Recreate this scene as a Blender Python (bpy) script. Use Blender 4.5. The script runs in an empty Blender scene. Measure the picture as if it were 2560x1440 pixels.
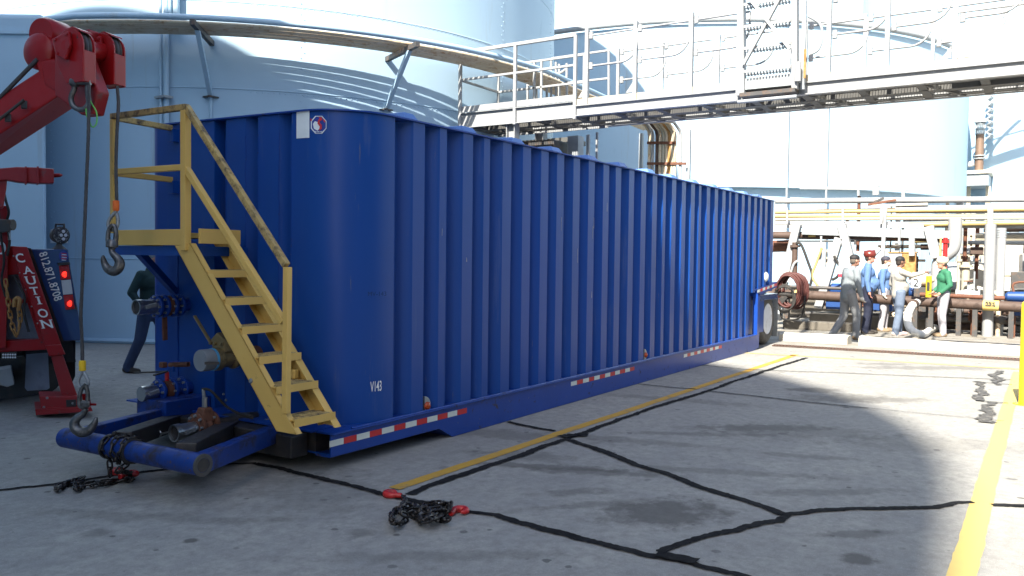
import bpy, bmesh, math, random
from math import sin, cos, pi, radians, atan, sqrt
from mathutils import Vector as V, Matrix
rnd = random.Random(7)
S = bpy.context.scene
COL = S.collection

# ------------------------------------------------------------------ camera
FPX = 2086.0
CAM_H, YAW, PITCH, ROLL = 1.62, atan(1340 / 2086.0), atan(71 / 2086.0), 0.012
FW = V((cos(YAW) * cos(PITCH), sin(YAW) * cos(PITCH), -sin(PITCH)))
RT0 = V((sin(YAW), -cos(YAW), 0)); UP0 = RT0.cross(FW)
RT = RT0 * cos(ROLL) + UP0 * sin(ROLL)
UP = -RT0 * sin(ROLL) + UP0 * cos(ROLL)
CAM = V((0, 0, CAM_H))
cd = bpy.data.cameras.new('camera'); cam = bpy.data.objects.new('camera', cd); COL.objects.link(cam)
cd.sensor_width = 36.0; cd.lens = 36.0 * FPX / 2560.0; cd.clip_start = 0.05; cd.clip_end = 2000
cam.matrix_world = Matrix(((RT.x, UP.x, -FW.x, 0), (RT.y, UP.y, -FW.y, 0), (RT.z, UP.z, -FW.z, CAM_H), (0, 0, 0, 1)))
S.camera = cam

# ------------------------------------------------------------------ sky and sun
SUN_EL, SUN_AZ = atan(1 / 1.1), 0.078          # shadows fall towards +X, a touch towards +Y
w = bpy.data.worlds.new('World'); S.world = w; w.use_nodes = True
nt = w.node_tree; bg = nt.nodes['Background']
sky = nt.nodes.new('ShaderNodeTexSky'); sky.sky_type = 'NISHITA'; sky.sun_disc = False
sky.sun_elevation = SUN_EL
sd = V((-cos(SUN_AZ) * cos(SUN_EL), -sin(SUN_AZ) * cos(SUN_EL), sin(SUN_EL)))     # towards the sun
sky.sun_rotation = math.atan2(sd.x, sd.y)
sky.air_density = 1.0; sky.dust_density = 2.2; sky.ozone_density = 1.0
nt.links.new(sky.outputs[0], bg.inputs[0]); bg.inputs[1].default_value = 0.062
sl = bpy.data.lights.new('sun', 'SUN'); sl.energy = 3.5; sl.angle = radians(0.6); sl.color = (1.0, 0.93, 0.82)
so = bpy.data.objects.new('sun', sl); COL.objects.link(so)
so.rotation_euler = sd.to_track_quat('Z', 'Y').to_euler(); so.location = (0, 0, 40)
S.view_settings.view_transform = 'Standard'; S.view_settings.look = 'None'
S.view_settings.exposure = 2.15; S.view_settings.gamma = 1.0; S.view_settings.use_curve_mapping = False
S.cycles.max_bounces = 8; S.cycles.diffuse_bounces = 4; S.cycles.use_denoising = True

# ------------------------------------------------------------------ from photograph pixels to points in the place
def ray(u, v): return FW + RT * ((u - 1280) / FPX) - UP * ((v - 720) / FPX)
def G(u, v, z=0.0):
    d = ray(u, v); return CAM + d * ((z - CAM_H) / d.z)
def PY(u, v, y):
    d = ray(u, v); return CAM + d * (y / d.y)
def PX(u, v, x):
    d = ray(u, v); return CAM + d * (x / d.x)
def PD(u, v, D): return CAM + ray(u, v) * D
def proj(p):
    q = V(p) - CAM; z = q.dot(FW); return (1280 + FPX * q.dot(RT) / z, 720 - FPX * q.dot(UP) / z, z)

# ------------------------------------------------------------------ materials
M = {}
def mat(name, col, rough=0.5, metal=0.0, col2=None, scale=6.0, amt=1.0, bump=0.0, bscale=40.0, detail=6.0,
        dirt=None, dscale=3.0, dlo=0.55, dhi=0.75, emit=None, estr=0.0, coat=0.0, stretch=None, spec=None, dirt2=None):
    m = bpy.data.materials.new(name); m.use_nodes = True; n = m.node_tree.nodes; L = m.node_tree.links
    b = n['Principled BSDF']; b.inputs['Roughness'].default_value = rough; b.inputs['Metallic'].default_value = metal
    if coat: b.inputs['Coat Weight'].default_value = coat; b.inputs['Coat Roughness'].default_value = 0.12
    if spec is not None: b.inputs['Specular IOR Level'].default_value = spec
    tc = n.new('ShaderNodeTexCoord'); src = tc.outputs['Object']
    if stretch:
        mp = n.new('ShaderNodeMapping'); mp.inputs['Scale'].default_value = stretch; L.new(src, mp.inputs[0]); src = mp.outputs[0]
    def noise(sc, det=6.0, rgh=0.6):
        t = n.new('ShaderNodeTexNoise'); t.inputs['Scale'].default_value = sc; t.inputs['Detail'].default_value = det
        t.inputs['Roughness'].default_value = rgh; L.new(src, t.inputs['Vector']); return t.outputs['Fac']
    def ramp(f, lo, hi):
        r = n.new('ShaderNodeMapRange'); r.inputs['From Min'].default_value = lo; r.inputs['From Max'].default_value = hi
        L.new(f, r.inputs['Value']); return r.outputs['Result']
    def mix(f, a, c):
        x = n.new('ShaderNodeMix'); x.data_type = 'RGBA'
        L.new(f, x.inputs['Factor'])
        for k, s in ((6, a), (7, c)):
            if isinstance(s, tuple): x.inputs[k].default_value = (*s[:3], 1)
            else: L.new(s, x.inputs[k])
        return x.outputs[2]
    if col2 is None: col2 = tuple(c * 0.82 for c in col)
    out = mix(ramp(noise(scale, detail), 0.35, 0.35 + 0.4 / max(amt, .01)), col, col2)
    if dirt is not None:
        f = ramp(noise(dscale, 9.0, 0.7), dlo, dhi); out = mix(f, out, dirt)
        rr = n.new('ShaderNodeMapRange'); rr.inputs['To Min'].default_value = rough; rr.inputs['To Max'].default_value = min(1, rough + .35)
        L.new(f, rr.inputs['Value']); L.new(rr.outputs['Result'], b.inputs['Roughness'])
    if dirt2 is not None:
        c2, sc2, lo2, hi2, st2 = dirt2; mp2 = n.new('ShaderNodeMapping'); mp2.inputs['Scale'].default_value = st2; mp2.inputs['Location'].default_value = (3.1, 7.7, 1.3)
        L.new(tc.outputs['Object'], mp2.inputs[0]); t2 = n.new('ShaderNodeTexNoise'); t2.inputs['Scale'].default_value = sc2; t2.inputs['Detail'].default_value = 10; t2.inputs['Roughness'].default_value = .7
        L.new(mp2.outputs[0], t2.inputs['Vector']); out = mix(ramp(t2.outputs['Fac'], lo2, hi2), out, c2)
    L.new(out, b.inputs['Base Color'])
    if bump:
        bp = n.new('ShaderNodeBump'); bp.inputs['Strength'].default_value = bump; bp.inputs['Distance'].default_value = 0.01
        L.new(noise(bscale, 8.0), bp.inputs['Height']); L.new(bp.outputs[0], b.inputs['Normal'])
    if emit: b.inputs['Emission Color'].default_value = (*emit, 1); b.inputs['Emission Strength'].default_value = estr
    M[name] = m; return m
def flat(name, col, rough=0.5, **k): return mat(name, col, rough, col2=tuple(c * .9 for c in col), **k)

mat('tank_paint', (.375, .525, .645), .5, col2=(.345, .495, .62), scale=.5, bump=.05, bscale=3, dirt=(.20, .34, .44), dscale=1.2, dlo=.62, dhi=.85, stretch=(1, 1, .25), dirt2=((.30, .33, .33), 1.6, .60, .78, (1, 1, .08)))
mat('skid_blue', (.006, .040, .23), .42, spec=.3, col2=(.005, .03, .17), scale=5, dirt=(.03, .028, .03), dscale=6, dlo=.50, dhi=.66, bump=.1, dirt2=((.09, .05, .035), 15, .60, .66, (1, 1, 1)))
mat('shaded_dirty_concrete', (.15, .135, .11), .9, col2=(.10, .09, .075), scale=4, bump=.2, dirt=(.05, .045, .04), dscale=3)  # shade of the pipe rack put into the dark base colour; noise adds dirt
mat('steel_white', (.30, .31, .315), .5, col2=(.26, .27, .275), scale=2, dirt=(.38, .30, .20), dscale=5, dlo=.66, dhi=.8)
mat('steel_cream', (.40, .37, .29), .5, col2=(.36, .33, .25), scale=2, dirt=(.4, .3, .18), dscale=6, dlo=.6, dhi=.8)
mat('steel_grey', (.30, .33, .35), .5, dirt=(.25, .17, .11), dscale=5, dlo=.58, dhi=.75)
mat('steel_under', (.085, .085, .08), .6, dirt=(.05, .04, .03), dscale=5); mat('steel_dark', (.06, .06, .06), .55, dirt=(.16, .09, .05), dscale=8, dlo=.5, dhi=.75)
mat('pipe_rust_white', (.62, .54, .42), .6, col2=(.52, .42, .28), scale=4, dirt=(.33, .16, .06), dscale=5, dlo=.52, dhi=.72)
mat('pipe_rust', (.085, .055, .042), .7, col2=(.06, .036, .026), scale=8, dirt=(.035, .025, .02), dscale=4)
mat('pipe_yellow', (.42, .32, .13), .5, dirt=(.45, .3, .1), dscale=6, dlo=.6, dhi=.8)
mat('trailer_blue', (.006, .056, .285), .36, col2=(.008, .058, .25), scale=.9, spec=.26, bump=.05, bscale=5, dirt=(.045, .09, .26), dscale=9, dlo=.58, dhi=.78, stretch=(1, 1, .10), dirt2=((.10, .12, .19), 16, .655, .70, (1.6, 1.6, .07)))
mat('trailer_blue_worn', (.007, .050, .28), .38, spec=.35, col2=(.006, .042, .24), scale=4, dirt=(.05, .04, .04), dscale=9, dlo=.60, dhi=.68, dirt2=((.12, .13, .17), 22, .64, .70, (1, 1, 1)), bump=.06)
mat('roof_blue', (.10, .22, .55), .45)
mat('stair_yellow', (.66, .44, .115), .5, col2=(.6, .39, .1), scale=3, dirt=(.20, .12, .05), dscale=14, dlo=.64, dhi=.74, bump=.05)
mat('rail_worn', (.50, .35, .11), .55, col2=(.28, .21, .1), scale=5, dirt=(.05, .042, .04), dscale=13, dlo=.47, dhi=.66, bump=.1)
mat('black_steel', (.022, .022, .024), .5, col2=(.035, .033, .03), dirt=(.09, .07, .055), dscale=9, dlo=.5, dhi=.8)
mat('chain_steel', (.05, .047, .045), .38, metal=.7, dirt=(.05, .03, .022), dscale=20)
mat('hook_steel', (.16, .165, .17), .34, metal=.8, dirt=(.05, .045, .04), dscale=14, dlo=.45, dhi=.7, bump=.1)
mat('wire_rope', (.07, .07, .075), .5, metal=.5)
mat('truck_red', (.30, .008, .010), .3, col2=(.26, .007, .009), scale=2, spec=.35, dirt=(.10, .02, .02), dscale=6, dlo=.58, dhi=.75, dirt2=((.05, .03, .03), 18, .64, .70, (1, 1, 1)))
mat('truck_red_worn', (.30, .014, .016), .42, dirt=(.10, .08, .08), dscale=9, dlo=.58, dhi=.72)
mat('truck_blue', (.020, .055, .17), .22, col2=(.018, .05, .16), coat=.5)
mat('plate_grey_blue', (.22, .27, .36), .45, dirt=(.15, .16, .2), dscale=5)
mat('rubber', (.022, .021, .020), .8, dirt=(.07, .065, .055), dscale=6, dlo=.5, dhi=.8, bump=.15, bscale=60)
mat('tyre_dusty', (.10, .09, .075), .85, col2=(.05, .048, .044), scale=12, bump=.2, bscale=80)
mat('rim_white', (.66, .67, .68), .4, dirt=(.4, .36, .3), dscale=6)
flat('tape_white', (.66, .70, .64), .4); flat('tape_red', (.55, .02, .025), .4)
flat('white_paint', (.78, .80, .80), .5); flat('label_white', (.72, .80, .84), .5)
flat('decal_blue', (.02, .045, .3), .4); flat('decal_red', (.55, .03, .04), .4)
flat('amber_lens', (.42, .06, .01), .2); flat('lens_red_lit', (.7, .02, .015), .2, emit=(1, .02, .01), estr=.7)
flat('lens_red', (.38, .012, .012), .2); flat('lens_clear', (.5, .52, .55), .15)
mat('lamp_led', (.35, .38, .34), .2, col2=(.06, .06, .06), scale=60, amt=3)
flat('led_white', (.7, .74, .78), .2)
flat('hook_red', (.48, .02, .02), .35, dirt=(.12, .03, .02), dscale=12); flat('sleeve_orange', (.8, .16, .02), .5); flat('sleeve_yellow', (.78, .50, .01), .5)
flat('cord_green', (.15, .55, .10), .6)
mat('brass', (.30, .23, .11), .42, metal=.6, dirt=(.08, .06, .04), dscale=14); mat('zinc', (.45, .47, .48), .3, metal=.9, dirt=(.12, .11, .1), dscale=12)
mat('galv', (.32, .35, .37), .45, metal=.6, dirt=(.1, .1, .1), dscale=12)
mat('cap_grey', (.20, .23, .26), .5); mat('rust_brown', (.14, .055, .03), .75, dirt=(.05, .025, .02), dscale=12); flat('seal_blue', (.08, .35, .65), .5)
mat('concrete_block', (.46, .43, .37), .85, col2=(.38, .35, .29), scale=5, bump=.2, dirt=(.2, .18, .15), dscale=3, dlo=.62, dhi=.8)
mat('tar', (.009, .009, .010), .9, spec=.12, col2=(.025, .025, .026), scale=9, dirt=(.09, .09, .09), dscale=22, dlo=.66, dhi=.74, bump=.4, bscale=90)
mat('tar_worn', (.045, .042, .038), .7, col2=(.09, .085, .08), scale=14, dirt=(.2, .19, .17), dscale=18, dlo=.52, dhi=.62, bump=.3, bscale=70)
mat('line_yellow', (.52, .30, .03), .75, col2=(.44, .26, .05), scale=5, dirt=(.22, .20, .16), dscale=6, dlo=.56, dhi=.72)
mat('line_yellow_bright', (.56, .42, .13), .7, col2=(.50, .38, .13), scale=4, dirt=(.32, .28, .18), dscale=5, dlo=.62, dhi=.78)
flat('bollard_yellow', (.62, .46, .02), .45)
flat('hose_white', (.75, .74, .68), .55); flat('hose_red', (.075, .020, .016), .6); flat('pump_blue', (.012, .055, .20), .5)
flat('sign_white', (.72, .74, .74), .5); flat('sign_grey', (.50, .55, .60), .5); flat('ink_black', (.02, .02, .02), .6); flat('ink_red', (.5, .03, .06), .6); flat('ink_grey', (.25, .27, .3), .6)
mat('rust_orange', (.30, .13, .03), .7, col2=(.42, .27, .1), scale=14, dirt=(.3, .12, .04), dscale=10)
mat('insulation', (.62, .58, .48), .7, dirt=(.35, .28, .18), dscale=5, dlo=.6, dhi=.8); mat('stack_brown', (.16, .105, .075), .6, metal=.3, col2=(.22, .15, .11), scale=1.2)

def ground_material():
    m = bpy.data.materials.new('concrete_ground'); m.use_nodes = True; n = m.node_tree.nodes; L = m.node_tree.links
    b = n['Principled BSDF']; b.inputs['Roughness'].default_value = .85; b.inputs['Specular IOR Level'].default_value = .3
    tc = n.new('ShaderNodeTexCoord'); P = tc.outputs['Object']
    def noise(sc, det=6, rgh=.6, src=None):
        t = n.new('ShaderNodeTexNoise'); t.inputs['Scale'].default_value = sc; t.inputs['Detail'].default_value = det; t.inputs['Roughness'].default_value = rgh
        L.new(src or P, t.inputs['Vector']); return t.outputs['Fac']
    def rng(f, a, c, lo=0., hi=1.):
        r = n.new('ShaderNodeMapRange'); r.inputs['From Min'].default_value = a; r.inputs['From Max'].default_value = c
        r.inputs['To Min'].default_value = lo; r.inputs['To Max'].default_value = hi
        L.new(f, r.inputs['Value']); return r.outputs['Result']
    def mix(f, a, c):
        x = n.new('ShaderNodeMix'); x.data_type = 'RGBA'; L.new(f, x.inputs['Factor'])
        for k, s in ((6, a), (7, c)):
            if isinstance(s, tuple): x.inputs[k].default_value = (*s, 1)
            else: L.new(s, x.inputs[k])
        return x.outputs[2]
    def math_(op, a, c):
        x = n.new('ShaderNodeMath'); x.operation = op
        for k, s in ((0, a), (1, c)):
            if isinstance(s, (int, float)): x.inputs[k].default_value = s
            else: L.new(s, x.inputs[k])
        return x.outputs[0]
    c = mix(rng(noise(.35, 4), .35, .65), (.358, .353, .318), (.278, .278, .256))
    c = mix(rng(noise(2.2, 8, .7), .4, .75), c, (.235, .235, .23))
    c = mix(rng(noise(11, 9, .75), .42, .70), c, (.20, .193, .182))
    c = mix(rng(noise(28, 9, .8), .55, .72), c, (.40, .39, .37))
    c = mix(rng(noise(160, 2), .58, .75), c, (.46, .45, .43))
    c = mix(rng(noise(120, 2), .64, .76), c, (.17, .17, .17))
    # round drips of oil and gum, in two sizes
    for sc, lo, th in ((3.1, .60, .20), (7.5, .56, .24)):
        warp = n.new('ShaderNodeVectorMath'); warp.operation = 'ADD'
        nz = n.new('ShaderNodeTexNoise'); nz.inputs['Scale'].default_value = sc * 3; L.new(P, nz.inputs['Vector'])
        scl = n.new('ShaderNodeVectorMath'); scl.operation = 'SCALE'; scl.inputs['Scale'].default_value = .22 / sc
        L.new(nz.outputs['Color'], scl.inputs[0]); L.new(P, warp.inputs[0]); L.new(scl.outputs[0], warp.inputs[1])
        vo = n.new('ShaderNodeTexVoronoi'); vo.inputs['Scale'].default_value = sc; L.new(warp.outputs[0], vo.inputs['Vector'])
        sep = n.new('ShaderNodeSeparateColor'); L.new(vo.outputs['Color'], sep.inputs[0])
        size = rng(sep.outputs[0], lo, 1.0, 0.0, th)
        f = rng(math_('SUBTRACT', size, vo.outputs['Distance']), 0.0, .05)
        f = math_('MULTIPLY', f, rng(sep.outputs[1], 0, 1, .25, .85))
        c = mix(f, c, (.085, .083, .08))
    # smears and stains with a shape of their own
    ss = [(1660, 1282, .42, .17, 15, .8), (1380, 1168, .75, .05, -8, .7), (1500, 1180, .6, .06, -8, .6), (1900, 1070, .75, .10, 4, .6), (1760, 1085, .8, .05, -2, .45),
          (2035, 975, .35, .12, 0, .75), (2110, 995, .7, .20, 12, .55), (2230, 1000, .6, .12, 8, .5), (2010, 1140, .5, .05, -14, .4), (2150, 1335, .3, .04, 10, .55),
          (1430, 1230, .3, .05, 10, .5), (2150, 1400, .10, .06, 20, .8), (475, 1352, .045, .025, 0, .9), (1300, 1140, .5, .10, -12, .5), (2330, 920, 1.4, .14, 2, .5),
          (2210, 910, .5, .1, 0, .5), (240, 1335, .09, .05, 0, .4), (1250, 1085, 1.0, .12, -20, .45), (800, 1230, .5, .35, 0, .3), (2000, 1080, .9, .25, 0, .35), (2330, 1110, .9, .22, 0, .3), (1120, 1390, .8, .05, 4, .35), (360, 1290, .9, .06, -6, .35), (1500, 1260, .7, .04, 18, .45), (1820, 1180, .9, .05, -10, .4), (1700, 1000, 1.0, .10, -24, .4), (900, 1330, .10, .05, 0, .5), (2080, 1230, .6, .05, 6, .4), (1560, 1100, 1.0, .07, -20, .4)]
    for u, v, rx, ry, ang, st in ss:
        g = G(u, v); mp = n.new('ShaderNodeMapping'); mp.vector_type = 'TEXTURE'
        mp.inputs['Location'].default_value = (g.x, g.y, 0); mp.inputs['Rotation'].default_value = (0, 0, YAW - pi / 2 + radians(ang)); mp.inputs['Scale'].default_value = (rx, ry * 1.8, 1)
        L.new(P, mp.inputs[0]); ln = n.new('ShaderNodeVectorMath'); ln.operation = 'LENGTH'; L.new(mp.outputs[0], ln.inputs[0])
        d = math_('ADD', ln.outputs['Value'], rng(noise(5, 6, .7), .3, .7, -.55, .55))
        c = mix(math_('MULTIPLY', rng(d, 1.15, .55), st * .9), c, (.085, .08, .072))
    # dirty margin by the kerb and drain
    sx = n.new('ShaderNodeSeparateXYZ'); L.new(P, sx.inputs[0])
    far = math_('MULTIPLY', rng(sx.outputs[0], 15.5, 17.5), rng(noise(1.1, 8, .7), .38, .6))
    c = mix(math_('MULTIPLY', far, .6), c, (.20, .17, .12))
    L.new(c, b.inputs['Base Color'])
    bp = n.new('ShaderNodeBump'); bp.inputs['Strength'].default_value = .25; bp.inputs['Distance'].default_value = .006
    L.new(noise(70, 8, .7), bp.inputs['Height']); L.new(bp.outputs[0], b.inputs['Normal'])
    M['concrete_ground'] = m
ground_material()

# ------------------------------------------------------------------ objects
WL = {}
def root(name, loc, label, cat, group=None, rz=0.0):
    o = bpy.data.objects.new(name, None); COL.objects.link(o); o.location = loc; o.empty_display_size = .2
    o['label'] = label; o['category'] = cat
    if group: o['group'] = group
    WL[o] = V(loc); return o
def tag(o, label=None, cat=None, group=None, kind=None):
    if label: o['label'] = label
    if cat: o['category'] = cat
    if group: o['group'] = group
    if kind: o['kind'] = kind
    return o
def link(name, me, parent, loc=None):
    o = bpy.data.objects.new(name, me); COL.objects.link(o)
    if parent is not None: o.parent = parent
    return o

def frame(d, up=V((0, 0, 1))):
    d = V(d).normalized(); up = V(up)
    if abs(d.dot(up)) > .99: up = V((1, 0, 0))
    s = d.cross(up).normalized(); return d, s, s.cross(d).normalized()

class MB:
    def __init__(s): s.v = []; s.f = []; s.mi = []; s.cur = 0
    def add(s, vs, fs):
        b = len(s.v); s.v += [V(p) for p in vs]; s.f += [tuple(b + i for i in f) for f in fs]; s.mi += [s.cur] * len(fs); return s
    def hexa(s, p):     # p[0..3] one face, p[4..7] the opposite one
        return s.add(p, [(0, 3, 2, 1), (4, 5, 6, 7), (0, 1, 5, 4), (1, 2, 6, 5), (2, 3, 7, 6), (3, 0, 4, 7)])
    def box(s, a, b):
        (x0, y0, z0), (x1, y1, z1) = a, b
        return s.hexa([(x0, y0, z0), (x1, y0, z0), (x1, y1, z0), (x0, y1, z0), (x0, y0, z1), (x1, y0, z1), (x1, y1, z1), (x0, y1, z1)])
    def cbox(s, c, sx, sy, sz, ax=None):
        c = V(c); X, Y, Z = ax or (V((1, 0, 0)), V((0, 1, 0)), V((0, 0, 1)))
        p = [c + X * (i * sx / 2) + Y * (j * sy / 2) + Z * (k * sz / 2) for k in (-1, 1) for i, j in ((-1, -1), (1, -1), (1, 1), (-1, 1))]
        return s.hexa(p)
    def beam(s, a, b, wd, h, up=(0, 0, 1)):
        a = V(a); b = V(b); d, sd_, u = frame(b - a, up)
        p = [q + sd_ * (i * wd / 2) + u * (j * h / 2) for q in (a, b) for i, j in ((-1, -1), (1, -1), (1, 1), (-1, 1))]
        return s.hexa(p)
    def tube(s, pts, r, n=10, caps=True, closed=False, up=None):
        pts = [V(p) for p in pts]; N = len(pts); rs = r if isinstance(r, (list, tuple)) else [r] * N
        rings = []; pu = None
        for i, p in enumerate(pts):
            if closed: d = pts[(i + 1) % N] - pts[i - 1]
            else: d = pts[min(i + 1, N - 1)] - pts[max(i - 1, 0)]
            if d.length < 1e-9: d = V((0, 0, 1))
            d.normalize()
            if pu is None:
                _, sd_, u = frame(d, up or V((0, 0, 1)))
            else:
                u = pu - d * pu.dot(d)
                if u.length < 1e-6: _, sd_, u = frame(d)
                u.normalize()
            sd_ = d.cross(u).normalized(); pu = u
            rings.append([p + (sd_ * cos(2 * pi * k / n) + u * sin(2 * pi * k / n)) * rs[i] for k in range(n)])
        b = len(s.v); s.v += [q for rg in rings for q in rg]; m = 0
        for i in range(N if closed else N - 1):
            j = (i + 1) % N
            for k in range(n):
                s.f.append((b + i * n + k, b + i * n + (k + 1) % n, b + j * n + (k + 1) % n, b + j * n + k)); m += 1
        if caps and not closed:
            s.f.append(tuple(b + k for k in range(n))[::-1]); s.f.append(tuple(b + (N - 1) * n + k for k in range(n))); m += 2
        s.mi += [s.cur] * m; return s
    def lathe(s, o, ax, prof, n=24, up=None):    # prof: (distance along axis, radius)
        o = V(o); d, sd_, u = frame(ax, up or V((0, 0, 1)))
        b = len(s.v); m = 0
        for t, r in prof: s.v += [o + d * t + (sd_ * cos(2 * pi * k / n) + u * sin(2 * pi * k / n)) * r for k in range(n)]
        for i in range(len(prof) - 1):
            for k in range(n):
                s.f.append((b + i * n + k, b + i * n + (k + 1) % n, b + (i + 1) * n + (k + 1) % n, b + (i + 1) * n + k)); m += 1
        s.f.append(tuple(b + k for k in range(n))[::-1]); s.f.append(tuple(b + (len(prof) - 1) * n + k for k in range(n)))
        s.mi += [s.cur] * (m + 2); return s
    def prism(s, poly, d):                        # planar polygon swept along d
        d = V(d); n = len(poly); a = [V(p) for p in poly]
        return s.add(a + [p + d for p in a], [tuple(range(n))[::-1], tuple(range(n, 2 * n))] + [(i, (i + 1) % n, n + (i + 1) % n, n + i) for i in range(n)])
    def build(s, name, m, parent=None, smooth=None, bevel=0.0, seg=2, origin=None):
        me = bpy.data.meshes.new(name)
        off = V(origin) if origin is not None else (WL[parent] if parent is not None else V((0, 0, 0)))
        me.from_pydata([tuple(q - off) for q in s.v], [], s.f); me.validate()
        ms = m if isinstance(m, (list, tuple)) else [m]
        for q in ms: me.materials.append(M[q] if isinstance(q, str) else q)
        if len(ms) > 1: me.polygons.foreach_set('material_index', s.mi)
        bm = bmesh.new(); bm.from_mesh(me); bmesh.ops.recalc_face_normals(bm, faces=bm.faces); bm.to_mesh(me); bm.free()
        if smooth is not None:
            for p in me.polygons: p.use_smooth = True
            me.set_sharp_from_angle(angle=radians(smooth))
        o = link(name, me, parent)
        if origin is not None: o.location = off - (WL[parent] if parent is not None else V((0, 0, 0)))
        WL[o] = off
        if bevel:
            bv = o.modifiers.new('bevel', 'BEVEL'); bv.width = bevel; bv.segments = seg; bv.limit_method = 'ANGLE'; bv.angle_limit = radians(40)
        return o
def inst(src, name, parent, loc, rot=None, scale=None):
    o = src.copy(); o.name = name; COL.objects.link(o); o.parent = parent
    o.matrix_basis = Matrix.Identity(4)
    o.location = V(loc) - (WL[parent] if parent is not None else V((0, 0, 0)))
    if rot is not None: o.rotation_euler = rot
    if scale is not None: o.scale = scale
    WL[o] = V(loc); return o

def text2d(s, size=1.0, bold=0.0):
    c = bpy.data.curves.new('t', 'FONT'); c.body = s; c.size = size; c.offset = bold; c.resolution_u = 3
    o = bpy.data.objects.new('t', c); COL.objects.link(o); dg = bpy.context.evaluated_depsgraph_get()
    me = bpy.data.meshes.new_from_object(o.evaluated_get(dg)); vs = [(q.co.x, q.co.y) for q in me.vertices]; fs = [tuple(p.vertices) for p in me.polygons]
    bpy.data.objects.remove(o); bpy.data.meshes.remove(me); return vs, fs
def lettering(mb, s, size, o, X, Y, lift=0.0, wid=None, centre=False, bold=0.0):
    vs, fs = text2d(s, size, bold); x0 = min(q[0] for q in vs); x1 = max(q[0] for q in vs); k = (wid / (x1 - x0)) if wid else 1.0
    o = V(o); X = V(X); Y = V(Y); N = X.cross(Y); sh = (x1 - x0) * k / 2 if centre else 0
    mb.add([o + X * ((q[0] - x0) * k - sh) + Y * q[1] + N * lift for q in vs], fs); return mb
def arc(c, r, a0, a1, n, ex=V((1, 0, 0)), ey=V((0, 0, 1))):
    return [V(c) + ex * (r * cos(a0 + (a1 - a0) * i / n)) + ey * (r * sin(a0 + (a1 - a0) * i / n)) for i in range(n + 1)]
def smooth_path(pts, k=6):
    pts = [V(p) for p in pts]; out = []
    for i in range(len(pts) - 1):
        p0, p1, p2, p3 = pts[max(i - 1, 0)], pts[i], pts[i + 1], pts[min(i + 2, len(pts) - 1)]
        for j in range(k):
            t = j / k; out.append(.5 * ((2 * p1) + (p2 - p0) * t + (2 * p0 - 5 * p1 + 4 * p2 - p3) * t * t + (3 * p1 - p0 - 3 * p2 + p3) * t ** 3))
    out.append(pts[-1]); return out
# ================================================================== THE SETTING
g = MB(); g.add([(-150, -150, 0), (250, -150, 0), (250, 250, 0), (-150, 250, 0)], [(0, 1, 2, 3)])
tag(g.build('ground', 'concrete_ground'), 'stained concrete yard with sealed cracks and oil spots', kind='structure')

def strip(name, px, wd, m, z, label, jit=0.0, step=.05, wj=0.0):
    pts = [G(*p) for p in px]; path = [pts[0]]
    for a, b in zip(pts, pts[1:]):
        k = max(1, int((b - a).length / step))
        for i in range(1, k + 1): path.append(a.lerp(b, i / k))
    L_ = []; R_ = []; wob = 0.0; ww = 1.0
    for i, p in enumerate(path):
        d = (path[min(i + 1, len(path) - 1)] - path[max(i - 1, 0)]).normalized(); s = V((-d.y, d.x, 0))
        wob = wob * .9 + rnd.gauss(0, jit) * .45; ww = 1 + (ww - 1) * .92 + rnd.gauss(0, wj) * .4; q = p + s * wob
        L_.append(q + s * (wd / 2 * ww + rnd.gauss(0, jit * .35))); R_.append(q - s * (wd / 2 * ww + rnd.gauss(0, jit * .35)))
    mb = MB(); n = len(path)
    mb.add([(q.x, q.y, z) for q in L_ + R_], [(i, n + i, n + i + 1, i + 1) for i in range(n - 1)])
    return tag(mb.build(name, m), label, kind='structure')
Y1 = 'line_yellow'
strip('painted_line', [(985, 1222), (1480, 1057), (1990, 887)], .105, Y1, .004, 'yellow bay line running beside the blue tank', .003)
strip('painted_line', [(2385, 1500), (2405, 1440), (2475, 1180), (2545, 930)], .135, 'line_yellow_bright', .004, 'wide yellow bay line at the right edge of the yard', .003)
strip('painted_line', [(1850, 882), (2170, 900), (2442, 917), (2620, 928)], .10, 'line_yellow_bright', .004, 'thin yellow line crossing the far end of the bay', .004)
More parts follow.
